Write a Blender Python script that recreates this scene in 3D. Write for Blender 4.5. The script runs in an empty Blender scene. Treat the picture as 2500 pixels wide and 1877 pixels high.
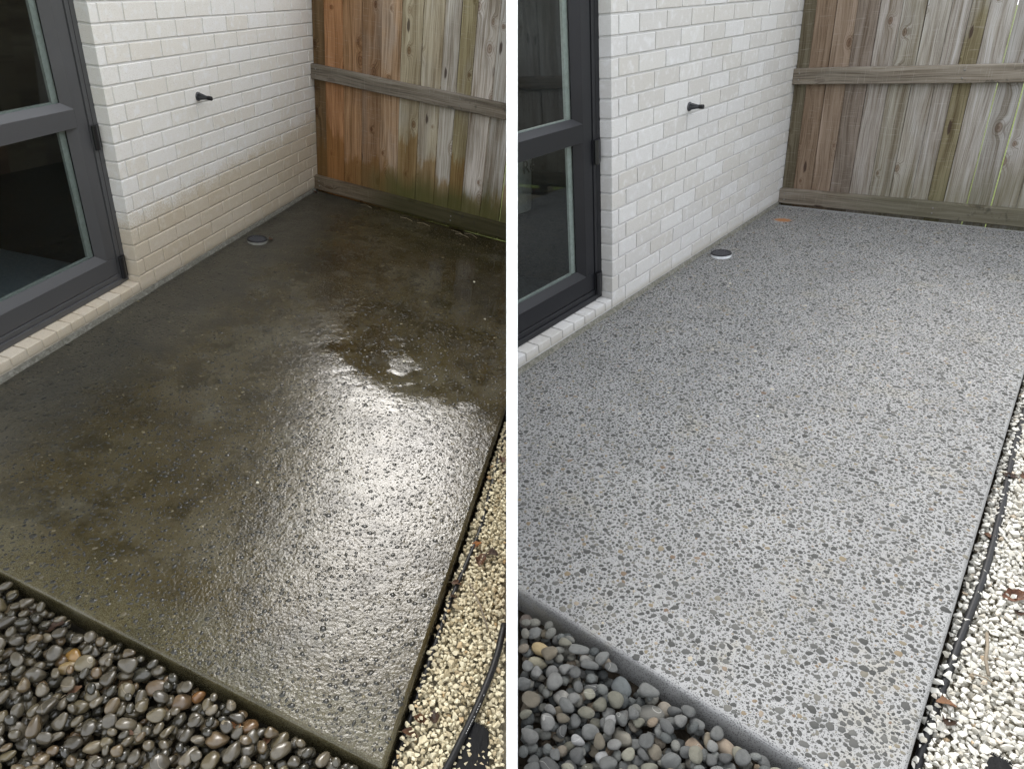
import bpy, bmesh, math, random
import numpy as np
from mathutils import Matrix, Vector, Euler, noise as mnoise

# ---------------------------------------------------------------- camera, sky, sun, exposure
scene = bpy.context.scene
COL = scene.collection
PITCH = math.radians(30.5)
CAM_H = 1.5
cam_data = bpy.data.cameras.new('camera')
cam_data.sensor_width = 36.0
cam_data.lens = 1600.0 / 2500.0 * 36.0
cam_data.clip_start = 0.05
cam_data.clip_end = 2000.0
cam = bpy.data.objects.new('camera', cam_data)
COL.objects.link(cam)
cam.location = (0, 0, CAM_H)
cam.rotation_euler = (math.radians(90) - PITCH, 0, 0)
scene.camera = cam

SUN_ELEV = math.radians(43)
SUN_AZ = math.radians(-7)            # measured from +Y towards +X
world = bpy.data.worlds.new('World')
scene.world = world
world.use_nodes = True
wn = world.node_tree.nodes
wl = world.node_tree.links
wn.clear()
wout = wn.new('ShaderNodeOutputWorld')
wbg = wn.new('ShaderNodeBackground')
wsky = wn.new('ShaderNodeTexSky')
wsky.sky_type = 'NISHITA'
wsky.sun_disc = False
wsky.sun_elevation = SUN_ELEV
wsky.sun_rotation = SUN_AZ
wsky.altitude = 0
wsky.air_density = 1.0
wsky.dust_density = 6.0
wsky.ozone_density = 1.0
whs = wn.new('ShaderNodeHueSaturation')      # thin even cloud: a paler sky
whs.inputs['Saturation'].default_value = 0.30
wl.new(wsky.outputs[0], whs.inputs['Color'])
wmx = wn.new('ShaderNodeMix')                # ... over an even cloud layer
wmx.data_type = 'RGBA'
wmx.inputs[0].default_value = 0.75
wmx.inputs[7].default_value = (8.4, 8.7, 9.2, 1.0)
wl.new(whs.outputs[0], wmx.inputs[6])
wl.new(wmx.outputs[2], wbg.inputs[0])
wbg.inputs[1].default_value = 0.15
wl.new(wbg.outputs[0], wout.inputs[0])

sun_data = bpy.data.lights.new('sun', 'SUN')
sun_data.energy = 1.4
sun_data.angle = math.radians(24)
sun_data.color = (1.0, 0.965, 0.92)
sun = bpy.data.objects.new('sun', sun_data)
COL.objects.link(sun)
sd = Vector((math.cos(SUN_ELEV) * math.sin(SUN_AZ), math.cos(SUN_ELEV) * math.cos(SUN_AZ), math.sin(SUN_ELEV)))
sun.rotation_euler = sd.to_track_quat('Z', 'Y').to_euler()
sun.location = sd * 20

scene.view_settings.view_transform = 'Standard'
scene.view_settings.look = 'None'
scene.view_settings.exposure = 1.05
scene.view_settings.gamma = 1.0
scene.view_settings.use_curve_mapping = False
try:
    scene.cycles.use_denoising = True
    scene.cycles.max_bounces = 6
    scene.cycles.diffuse_bounces = 3
    scene.cycles.transmission_bounces = 5
    scene.cycles.glossy_bounces = 3
    scene.cycles.use_adaptive_sampling = True
    scene.cycles.adaptive_threshold = 0.02
    scene.cycles.caustics_reflective = False
    scene.cycles.caustics_refractive = False
    scene.cycles.sample_clamp_indirect = 6.0
except Exception:
    pass

rng = random.Random(11)
nrg = np.random.default_rng(5)

# ---------------------------------------------------------------- the two patios: where each one lies
C2W = Matrix(((1, 0, 0, 0), (0, -math.sin(PITCH), math.cos(PITCH), 0), (0, -math.cos(PITCH), -math.sin(PITCH), CAM_H), (0, 0, 0, 1)))
HALF_DIVIDER = 0.0112


class Place:
    """One patio. Local frame: wall face X=0, Y along the wall to the fence, Z up."""
    def __init__(self, key, R, t, sx, kk, sy, side):
        self.key = key
        m = Matrix(((*R[0], t[0]), (*R[1], t[1]), (*R[2], t[2]), (0, 0, 0, 1)))
        m = C2W @ m
        rot = m.to_quaternion().to_matrix().to_4x4()
        rot.translation = m.translation
        self.M = rot
        self.sx, self.kk, self.sy, self.side = sx, kk, sy, side
        self.n = Vector((rot[0][0], rot[0][1], rot[0][2]))    # world x of a local point = n.p + d
        self.d = rot[0][3]
        f = Vector((1 + sx, kk, 0))
        self.fang = math.atan2(f.y, f.x)
        self.flen = f.length

    def P(self, x, y, z=0.0):
        return Vector((x * (1 + self.sx), y * (1 + self.sy) + self.kk * x, z))

    def dist(self, p):
        return self.side * (self.n.dot(p) + self.d) - HALF_DIVIDER


WET = Place('wet', [[0.97647, 0.17501, 0.12602], [0.19942, -0.51026, -0.83658], [-0.0821, 0.84202, -0.53315]],
            [-2.0224, -0.5103, 3.584], 0.0284, -0.2162, 0.0155, -1)
DRY = Place('dry', [[0.77175, 0.63119, -0.07751], [0.25375, -0.41742, -0.87257], [-0.58311, 0.65373, -0.48231]],
            [0.5399, -0.4112, 3.5204], -0.1306, -0.0369, 0.1195, 1)

ZF = -0.028        # top of the concrete
ZG = -0.115        # soil under the stones


# ---------------------------------------------------------------- object helpers
def tag(o, label=None, cat=None, group=None, kind=None):
    if label: o['label'] = label
    if cat: o['category'] = cat
    if group: o['group'] = group
    if kind: o['kind'] = kind
    return o


def thing(name, place, loc, label, cat, group=None):
    o = bpy.data.objects.new(name, None)
    o.empty_display_size = 0.1
    COL.objects.link(o)
    o.matrix_world = place.M @ Matrix.Translation(loc)
    o['rootloc'] = list(loc)
    tag(o, label, cat, group)
    return o


def finish(me, mat, smooth=False):
    if mat is not None:
        me.materials.append(mat)
    if smooth:
        me.polygons.foreach_set('use_smooth', [True] * len(me.polygons))
    me.update()
    return me


def mesh_from(name, verts, faces, mat, smooth=False):
    me = bpy.data.meshes.new(name)
    me.from_pydata([tuple(v) for v in verts], [], [tuple(f) for f in faces])
    return finish(me, mat, smooth)


def mesh_bm(name, bm, mat, smooth=False):
    me = bpy.data.meshes.new(name)
    bm.normal_update()
    bm.to_mesh(me)
    bm.free()
    return finish(me, mat, smooth)


def clip_mesh(me, L, place):
    """Keep what lies on the patio's own side of the divider. None: nothing left."""
    n = len(me.vertices)
    co = np.empty(n * 3)
    me.vertices.foreach_get('co', co)
    co = co.reshape(-1, 3)
    Lm = np.array(L)
    w = co @ Lm[:3, :3].T + Lm[:3, 3]
    dd = place.side * (w @ np.array(place.n) + place.d) - HALF_DIVIDER
    if dd.min() >= 0: return me
    if dd.max() <= 0: return None
    bm = bmesh.new()
    bm.from_mesh(me)
    Li = L.inverted()
    pn = Vector(place.n) * place.side
    p0 = pn * (HALF_DIVIDER - place.side * place.d) / pn.length_squared
    nl = (L.to_3x3().transposed() @ pn).normalized()
    r = bmesh.ops.bisect_plane(bm, geom=bm.verts[:] + bm.edges[:] + bm.faces[:], plane_co=Li @ p0, plane_no=nl, clear_inner=True)
    ed = [e for e in r['geom_cut'] if isinstance(e, bmesh.types.BMEdge)]
    if ed:
        try: bmesh.ops.edgenet_fill(bm, edges=ed)
        except Exception: pass
    new = bpy.data.meshes.new(me.name)
    bm.to_mesh(new)
    bm.free()
    for m in me.materials: new.materials.append(m)
    return new if len(new.polygons) else None


def put(name, me, place, L=None, parent=None, clip=True):
    """Link a mesh object. L places it in the patio's frame."""
    L = L or Matrix.Identity(4)
    if clip:
        me = clip_mesh(me, L, place)
        if me is None: return None
    o = bpy.data.objects.new(name, me)
    COL.objects.link(o)
    if parent is not None:
        o.parent = parent
        o.matrix_parent_inverse = Matrix.Identity(4)
        chain = Matrix.Identity(4)
        p = parent
        # parents are placed in the patio frame by 'rootloc' or their own basis
        acc = Matrix.Identity(4)
        while p is not None:
            if 'rootloc' in p.keys():
                acc = Matrix.Translation(Vector(p['rootloc'])) @ acc
                break
            acc = p.matrix_basis @ acc
            p = p.parent
        o.matrix_basis = acc.inverted() @ L
    else:
        o.matrix_world = place.M @ L
    return o


def T(x, y=None, z=None):
    return Matrix.Translation(Vector((x, y, z)) if y is not None else Vector(x))


def RZ(a): return Matrix.Rotation(a, 4, 'Z')


def box_bm(x0, x1, y0, y1, z0, z1, bev=0.0, seg=1):
    bm = bmesh.new()
    bmesh.ops.create_cube(bm, size=1.0)
    for v in bm.verts:
        v.co = Vector((x0 if v.co.x < 0 else x1, y0 if v.co.y < 0 else y1, z0 if v.co.z < 0 else z1))
    if bev > 0:
        bmesh.ops.bevel(bm, geom=bm.edges[:], offset=bev, segments=seg, affect='EDGES', profile=0.5)
    return bm


def box(name, x0, x1, y0, y1, z0, z1, mat, bev=0.0, seg=1):
    return mesh_bm(name, box_bm(x0, x1, y0, y1, z0, z1, bev, seg), mat)


def tube(name, pts, rad, mat, n=10, caps=True):
    pts = [Vector(p) for p in pts]
    verts, faces = [], []
    up = Vector((0, 0, 1))
    for i, p in enumerate(pts):
        d = (pts[min(i + 1, len(pts) - 1)] - pts[max(i - 1, 0)]).normalized()
        a = d.cross(up)
        if a.length < 1e-4: a = d.cross(Vector((1, 0, 0)))
        a.normalize()
        b = a.cross(d)
        r = rad[i] if isinstance(rad, (list, tuple)) else rad
        for j in range(n):
            t = 2 * math.pi * j / n
            verts.append(p + a * (math.cos(t) * r) + b * (math.sin(t) * r))
    for i in range(len(pts) - 1):
        for j in range(n):
            k = (j + 1) % n
            faces.append((i * n + j, i * n + k, (i + 1) * n + k, (i + 1) * n + j))
    if caps:
        faces.append(tuple(range(n - 1, -1, -1)))
        faces.append(tuple(range((len(pts) - 1) * n, len(pts) * n)))
    return mesh_from(name, verts, faces, mat, True)


def lathe(name, prof, mat, n=28, smooth=True):
    """prof: (r, z) pairs round the Z axis."""
    verts, faces = [], []
    for r, zz in prof:
        for j in range(n):
            t = 2 * math.pi * j / n
            verts.append((r * math.cos(t), r * math.sin(t), zz))
    for i in range(len(prof) - 1):
        for j in range(n):
            k = (j + 1) % n
            faces.append((i * n + j, i * n + k, (i + 1) * n + k, (i + 1) * n + j))
    return mesh_from(name, verts, faces, mat, smooth)


def prism(name, poly, z0, z1, mat):
    n = len(poly)
    verts = [(p[0], p[1], z0) for p in poly] + [(p[0], p[1], z1) for p in poly]
    faces = [tuple(range(n - 1, -1, -1)), tuple(range(n, 2 * n))]
    for i in range(n):
        j = (i + 1) % n
        faces.append((i, j, n + j, n + i))
    return mesh_from(name, verts, faces, mat)


# ---------------------------------------------------------------- material helpers
class NT:
    def __init__(self, name):
        self.m = bpy.data.materials.new(name)
        self.m.use_nodes = True
        self.t = self.m.node_tree
        self.t.nodes.clear()
        self.out = self.t.nodes.new('ShaderNodeOutputMaterial')
        self.b = self.t.nodes.new('ShaderNodeBsdfPrincipled')
        self.t.links.new(self.b.outputs[0], self.out.inputs[0])

    def n(self, typ, **kw):
        nd = self.t.nodes.new(typ)
        for k, v in kw.items(): setattr(nd, k, v)
        return nd

    def l(self, a, b): self.t.links.new(a, b)

    def val(self, nd, i, v):
        if hasattr(v, 'is_output') or isinstance(v, bpy.types.NodeSocket): self.l(v, nd.inputs[i])
        elif v is not None: nd.inputs[i].default_value = v

    def math(self, op, a, b=None, c=None, clamp=False):
        nd = self.n('ShaderNodeMath', operation=op, use_clamp=clamp)
        self.val(nd, 0, a)
        if b is not None: self.val(nd, 1, b)
        if c is not None: self.val(nd, 2, c)
        return nd.outputs[0]

    def vmath(self, op, a, b=None):
        nd = self.n('ShaderNodeVectorMath', operation=op)
        self.val(nd, 0, a)
        if b is not None: self.val(nd, 1, b)
        return nd.outputs[0]

    def coord(self, ref=None, kind='Object'):
        tc = self.n('ShaderNodeTexCoord')
        if ref is not None: tc.object = ref
        return tc.outputs[kind]

    def sep(self, v):
        s = self.n('ShaderNodeSeparateXYZ')
        self.l(v, s.inputs[0])
        return s.outputs

    def comb(self, x, y, z):
        c = self.n('ShaderNodeCombineXYZ')
        for i, q in enumerate((x, y, z)): self.val(c, i, q)
        return c.outputs[0]

    def noise(self, vec, scale, detail=4.0, rough=0.55, dist=0.0):
        nd = self.n('ShaderNodeTexNoise')
        self.val(nd, 'Vector', vec)
        nd.inputs['Scale'].default_value = scale
        nd.inputs['Detail'].default_value = detail
        nd.inputs['Roughness'].default_value = rough
        nd.inputs['Distortion'].default_value = dist
        return nd.outputs['Fac']

    def voro(self, vec, scale, feature='F1', rand=1.0):
        nd = self.n('ShaderNodeTexVoronoi', feature=feature)
        self.val(nd, 'Vector', vec)
        nd.inputs['Scale'].default_value = scale
        nd.inputs['Randomness'].default_value = rand
        return nd

    def ramp(self, fac, stops, interp='LINEAR'):
        nd = self.n('ShaderNodeValToRGB')
        nd.color_ramp.interpolation = interp
        e = nd.color_ramp.elements
        while len(e) < len(stops): e.new(0.5)
        for q, (p, c) in zip(e, stops):
            q.position = p
            q.color = (*c, 1.0) if len(c) == 3 else c
        self.l(fac, nd.inputs[0])
        return nd.outputs[0]

    def step(self, v, a, b):
        nd = self.n('ShaderNodeMapRange', interpolation_type='SMOOTHSTEP')
        self.l(v, nd.inputs[0])
        nd.inputs[1].default_value = a
        nd.inputs[2].default_value = b
        nd.inputs[3].default_value = 0.0
        nd.inputs[4].default_value = 1.0
        return nd.outputs[0]

    def mix(self, fac, a, b, mode='MIX'):
        nd = self.n('ShaderNodeMix', data_type='RGBA', blend_type=mode)
        self.val(nd, 0, fac)
        for i, q in ((6, a), (7, b)):
            if isinstance(q, tuple): nd.inputs[i].default_value = (*q, 1.0) if len(q) == 3 else q
            else: self.l(q, nd.inputs[i])
        return nd.outputs[2]

    def rnd(self): return self.n('ShaderNodeObjectInfo').outputs['Random']

    def bump(self, h, dist, strength=1.0, prev=None):
        nd = self.n('ShaderNodeBump')
        nd.inputs['Strength'].default_value = strength
        nd.inputs['Distance'].default_value = dist
        self.l(h, nd.inputs['Height'])
        if prev is not None: self.l(prev, nd.inputs['Normal'])
        return nd.outputs[0]

    def set(self, **kw):
        for k, v in kw.items():
            i = {'color': 'Base Color', 'rough': 'Roughness', 'normal': 'Normal', 'metal': 'Metallic', 'ior': 'IOR',
                 'trans': 'Transmission Weight', 'coat': 'Coat Weight', 'coatr': 'Coat Roughness', 'spec': 'Specular IOR Level'}[k]
            if isinstance(v, tuple): self.b.inputs[i].default_value = (*v, 1.0)
            elif isinstance(v, (int, float)): self.b.inputs[i].default_value = v
            else: self.l(v, self.b.inputs[i])
        return self.m


def brick_mat(name, root, wet):
    t = NT(name)
    g = t.coord(root)
    r = t.rnd()
    gx, gy, gz = t.sep(g)
    shift = t.vmath('ADD', g, t.comb(t.math('MULTIPLY', r, 31.0), 0.0, t.math('MULTIPLY', r, 17.0)))
    grain = t.noise(shift, 260.0, 3.0, 0.7)
    mott = t.noise(shift, 22.0, 4.0, 0.6)
    base = t.ramp(r, [(0.0, (0.74, 0.70, 0.63)), (0.35, (0.77, 0.745, 0.69)), (0.7, (0.80, 0.78, 0.745)), (1.0, (0.76, 0.725, 0.665))] if wet else
                  [(0.0, (0.485, 0.468, 0.438)), (0.3, (0.525, 0.513, 0.49)), (0.6, (0.565, 0.56, 0.55)), (0.8, (0.535, 0.53, 0.525)), (1.0, (0.48, 0.465, 0.44))])
    base = t.mix(t.step(grain, 0.50, 0.72), base, (0.56, 0.52, 0.46) if wet else (0.39, 0.375, 0.345))
    base = t.mix(t.math('MULTIPLY', t.step(mott, 0.50, 0.70), 0.7 if wet else 0.5), base, (0.82, 0.815, 0.805) if wet else (0.63, 0.632, 0.64))
    rough = 0.85
    if wet:
        edge = t.noise(g, 7.0, 3.0, 0.5)
        spk = t.noise(g, 95.0, 4.0, 0.75)
        lvl = t.math('ADD', t.math('MULTIPLY', t.math('SUBTRACT', edge, 0.5), 0.16), t.math('MULTIPLY', t.math('SUBTRACT', spk, 0.5), 0.42))
        lvl = t.math('ADD', lvl, t.math('MULTIPLY', gy, 0.075))
        h = t.math('SUBTRACT', gz, lvl)
        damp = t.math('SUBTRACT', 1.0, t.step(h, 0.31, 0.45))
        base = t.mix(t.math('MULTIPLY', damp, 0.93), base, t.mix(1.0, base, (0.775, 0.70, 0.585), 'MULTIPLY'))
    # dirt at the foot
    foot = t.math('MULTIPLY', t.math('SUBTRACT', 1.0, t.step(t.math('ADD', gz, t.math('MULTIPLY', mott, -0.05)), -0.03, 0.02)), 0.55)
    base = t.mix(foot, base, (0.30, 0.27, 0.20))
    hgt = t.math('ADD', t.math('MULTIPLY', grain, 0.6), t.math('MULTIPLY', mott, 0.5))
    return t.set(color=base, rough=rough, normal=t.bump(hgt, 0.0012, 0.7), spec=0.25)


def mortar_mat(name, root, wet):
    t = NT(name)
    g = t.coord(root)
    gx, gy, gz = t.sep(g)
    gr = t.noise(g, 300.0, 4.0, 0.7)
    base = t.ramp(gr, [(0.3, (0.60, 0.59, 0.565)), (0.7, (0.72, 0.71, 0.69))] if wet else [(0.3, (0.44, 0.437, 0.43)), (0.7, (0.56, 0.557, 0.55))])
    if wet:
        damp = t.math('SUBTRACT', 1.0, t.step(t.math('ADD', gz, t.math('MULTIPLY', t.noise(g, 20.0), -0.25)), 0.18, 0.38))
        base = t.mix(damp, base, t.mix(1.0, base, (0.80, 0.74, 0.64), 'MULTIPLY'))
    return t.set(color=base, rough=0.95, normal=t.bump(gr, 0.0015, 0.8), spec=0.2)


def footing_mat(name, root, wet):
    t = NT(name)
    g = t.coord(root)
    n1 = t.noise(g, 60.0, 5.0, 0.7)
    n2 = t.noise(g, 240.0, 4.0, 0.7)
    a = t.ramp(n1, [(0.34, (0.085, 0.082, 0.062)), (0.52, (0.155, 0.150, 0.125)), (0.72, (0.27, 0.262, 0.235))])
    a = t.mix(t.step(n2, 0.55, 0.75), a, (0.12, 0.12, 0.10))
    return t.set(color=a, rough=0.9, normal=t.bump(n1, 0.006, 0.9))


def wood_mat(name, root, wet, along='Z', rail=False, dark=1.0):
    t = NT(name)
    g = t.coord(root)
    r = t.rnd()
    gx, gy, gz = t.sep(g)
    if along == 'Z': u, v = gx, gz
    else: u, v = gz, gx
    off = t.math('MULTIPLY', r, 57.0)
    # knots: sparse cells, longer along the grain
    kv = t.comb(t.math('ADD', t.math('MULTIPLY', u, 6.2), off), t.math('ADD', t.math('MULTIPLY', v, 3.9 if not rail else 2.0), t.math('MULTIPLY', r, 91.0)), 0.0)
    vo = t.voro(kv, 1.0)
    vo.voronoi_dimensions = '2D'
    d = vo.outputs['Distance']
    sp = t.sep(vo.outputs['Color'])
    has = t.step(sp[0], 0.48, 0.52)
    d = t.math('DIVIDE', d, t.math('ADD', 0.40, sp[1]))
    near = t.math('MULTIPLY', t.math('SUBTRACT', 1.0, t.step(d, 0.04, 0.30)), has)
    # grain, bent round the knots
    bend = t.math('MULTIPLY', near, 0.028)
    wob = t.math('MULTIPLY', t.noise(t.comb(t.math('MULTIPLY', u, 4.0), off, t.math('MULTIPLY', v, 1.6)), 1.0, 2.0), 0.05)
    u2 = t.math('ADD', t.math('ADD', u, bend), wob)
    fine = t.noise(t.comb(t.math('MULTIPLY', u2, 190.0), off, t.math('MULTIPLY', v, 3.2)), 1.0, 5.0, 0.62)
    mid = t.noise(t.comb(t.math('MULTIPLY', u2, 34.0), t.math('ADD', off, 3.0), t.math('MULTIPLY', v, 1.3)), 1.0, 4.0, 0.6)
    big = t.noise(t.comb(t.math('MULTIPLY', u, 5.0), t.math('ADD', off, 9.0), t.math('MULTIPLY', v, 1.9)), 1.0, 3.0, 0.5)
    ring = t.math('MULTIPLY', t.math('SINE', t.math('MULTIPLY', d, 95.0)), t.math('MULTIPLY', near, 0.5))
    sawn = t.noise(t.comb(t.math('MULTIPLY', u, 9.0), off, t.math('MULTIPLY', v, 210.0)), 1.0, 2.0, 0.5)
    if rail:
        base = t.ramp(mid, [(0.28, (0.12, 0.102, 0.08)), (0.55, (0.22, 0.193, 0.156)), (0.75, (0.30, 0.272, 0.232))])
        grad = t.step(u, 5.0, 6.0)
    else:
        tint = t.n('ShaderNodeObjectInfo').outputs['Color']
        tone = t.ramp(mid, [(0.28, (0.56, 0.50, 0.42)), (0.50, (0.98, 0.97, 0.95)), (0.72, (1.34, 1.38, 1.44))])
        base = t.mix(1.0, tint, tone, 'MULTIPLY')
        silver = t.math('MULTIPLY', t.step(big, 0.44, 0.62), t.step(gx, 0.25, 0.8))
        base = t.mix(t.math('MULTIPLY', silver, 0.5), base, t.mix(1.0, (0.40, 0.385, 0.36) if wet else (0.36, 0.355, 0.35), tone, 'MULTIPLY'))
    base = t.mix(t.math('MULTIPLY', t.step(fine, 0.48, 0.60), 0.62), base, t.mix(1.0, base, (0.46, 0.41, 0.35), 'MULTIPLY'))
    base = t.mix(t.math('MULTIPLY', t.step(big, 0.50, 0.72), 0.55), base, t.mix(1.0, base, (0.60, 0.52, 0.42), 'MULTIPLY'))
    base = t.mix(t.math('MULTIPLY', t.step(sawn, 0.60, 0.74), 0.16), base, (0.55, 0.53, 0.50))
    base = t.mix(t.math('MULTIPLY', t.step(ring, 0.02, 0.4), 0.5), base, t.mix(1.0, base, (0.42, 0.32, 0.24), 'MULTIPLY'))
    knot = t.math('MULTIPLY', t.math('SUBTRACT', 1.0, t.step(t.math('ADD', d, t.math('MULTIPLY', t.math('SUBTRACT', fine, 0.5), 0.10)), 0.05, 0.14)), has)
    base = t.mix(t.math('MULTIPLY', knot, t.math('ADD', 0.35, t.math('MULTIPLY', sp[2], 0.5))), base, t.mix(1.0, base, (0.48, 0.33, 0.23), 'MULTIPLY'))
    v2 = t.voro(t.comb(t.math('ADD', t.math('MULTIPLY', u, 13.0), off), t.math('ADD', t.math('MULTIPLY', v, 3.6), t.math('MULTIPLY', r, 23.0)), 0.0), 1.0)
    v2.voronoi_dimensions = '2D'
    s2 = t.sep(v2.outputs['Color'])
    hole = t.math('MULTIPLY', t.step(s2[0], 0.95, 0.96), t.math('SUBTRACT', 1.0, t.step(t.math('ADD', v2.outputs['Distance'], t.math('MULTIPLY', fine, 0.35)), 0.28, 0.34)))
    base = t.mix(t.math('MULTIPLY', hole, 0.85), base, (0.035, 0.018, 0.014))
    rough = 0.85
    if wet and not rail:
        tongue = t.noise(t.comb(t.math('MULTIPLY', u, 10.0), off, t.math('MULTIPLY', v, 2.2)), 1.0, 5.0, 0.72)
        lvl = t.math('ADD', t.math('MULTIPLY', tongue, 0.55), t.math('MULTIPLY', t.math('FRACT', t.math('MULTIPLY', r, 5.3)), 0.42))
        damp = t.math('SUBTRACT', 1.0, t.step(t.math('SUBTRACT', gz, lvl), -0.16, -0.06))
        wetc = t.mix(1.0, t.mix(0.4, base, (0.36, 0.235, 0.105)), (0.66, 0.55, 0.38), 'MULTIPLY')
        base = t.mix(t.math('MULTIPLY', damp, 0.9), base, wetc)
        alg = t.math('MULTIPLY', t.math('SUBTRACT', 1.0, t.step(t.math('ADD', gz, t.math('MULTIPLY', big, -0.30)), 0.0, 0.22)), t.step(t.math('ADD', gx, t.math('MULTIPLY', mid, 0.3)), 0.45, 0.95))
        base = t.mix(t.math('MULTIPLY', alg, 0.85), base, (0.070, 0.075, 0.020))
    elif not rail:
        alg = t.math('MULTIPLY', t.math('SUBTRACT', 1.0, t.step(t.math('ADD', gz, t.math('MULTIPLY', big, -0.25)), 0.0, 0.30)), t.step(gx, 0.4, 1.1))
        base = t.mix(t.math('MULTIPLY', alg, 0.45), base, (0.12, 0.115, 0.06))
    if rail:
        # black mould and green on the lower rail towards the open end, water marks on the wet one
        low = t.math('SUBTRACT', 1.0, t.step(gz, 0.3, 0.4))
        alg = t.math('MULTIPLY', low, t.step(t.math('ADD', gx, t.math('MULTIPLY', mid, 0.5)), 0.5, 1.1))
        base = t.mix(t.math('MULTIPLY', alg, 0.85 if wet else 0.6), base, (0.045, 0.048, 0.018) if wet else (0.075, 0.075, 0.045))
        if wet:
            base = t.mix(t.math('MULTIPLY', low, 0.5), base, t.mix(1.0, base, (0.66, 0.50, 0.28), 'MULTIPLY'))
        mould = t.math('MULTIPLY', t.step(t.noise(g, 9.0, 4.0, 0.7), 0.56, 0.66), t.step(gx, 0.9, 1.2))
        base = t.mix(t.math('MULTIPLY', mould, 0.6), base, (0.035, 0.033, 0.026))
    if dark != 1.0:
        base = t.mix(1.0, base, (dark, dark, dark), 'MULTIPLY')
    h = t.math('ADD', t.math('MULTIPLY', fine, 0.7), t.math('ADD', t.math('MULTIPLY', mid, 0.6), t.math('MULTIPLY', ring, 0.3)))
    return t.set(color=base, rough=rough, normal=t.bump(h, 0.0030, 0.85), spec=0.25)


def slab_dry_mat(root):
    t = NT('pale_exposed_concrete')
    g = t.coord(root)
    n1 = t.noise(g, 3.0, 4.0, 0.6)
    n2 = t.noise(g, 420.0, 3.0, 0.7)
    v = t.voro(g, 300.0)
    cell = t.sep(v.outputs['Color'])
    base = t.ramp(n1, [(0.3, (0.225, 0.225, 0.222)), (0.7, (0.285, 0.285, 0.28))])
    base = t.mix(t.math('MULTIPLY', t.step(n2, 0.55, 0.75), 0.5), base, (0.36, 0.36, 0.355))
    dot = t.math('MULTIPLY', t.math('SUBTRACT', 1.0, t.step(v.outputs['Distance'], 0.32, 0.46)), t.step(cell[0], 0.36, 0.40))
    base = t.mix(t.math('MULTIPLY', dot, 0.9), base, (0.07, 0.07, 0.066))
    tan = t.step(t.noise(g, 4.5, 5.0, 0.7), 0.54, 0.72)
    base = t.mix(t.math('MULTIPLY', tan, 0.45), base, (0.26, 0.24, 0.185))
    gx, gy, gz = t.sep(g)
    # darker line where slab meets the wall, rust spot in the far corner
    wall = t.math('SUBTRACT', 1.0, t.step(t.math('ADD', gx, t.math('MULTIPLY', t.noise(g, 12.0), -0.10)), -0.02, 0.03))
    base = t.mix(t.math('MULTIPLY', wall, 0.5), base, (0.20, 0.20, 0.19))
    rp = DRY.P(0.205, 1.832)
    dx = t.math('DIVIDE', t.math('SUBTRACT', gx, rp.x), 0.080)
    dy = t.math('DIVIDE', t.math('SUBTRACT', gy, rp.y), 0.055)
    rr = t.math('SQRT', t.math('ADD', t.math('MULTIPLY', dx, dx), t.math('MULTIPLY', dy, dy)))
    rust = t.math('SUBTRACT', 1.0, t.step(t.math('ADD', rr, t.math('MULTIPLY', t.noise(g, 60.0, 4.0, 0.7), 1.2)), 1.0, 1.7))
    base = t.mix(t.math('MULTIPLY', rust, 0.9), base, (0.30, 0.12, 0.032))
    return t.set(color=base, rough=0.9, normal=t.bump(t.math('ADD', n2, v.outputs['Distance']), 0.0012, 0.5), spec=0.3)


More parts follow.
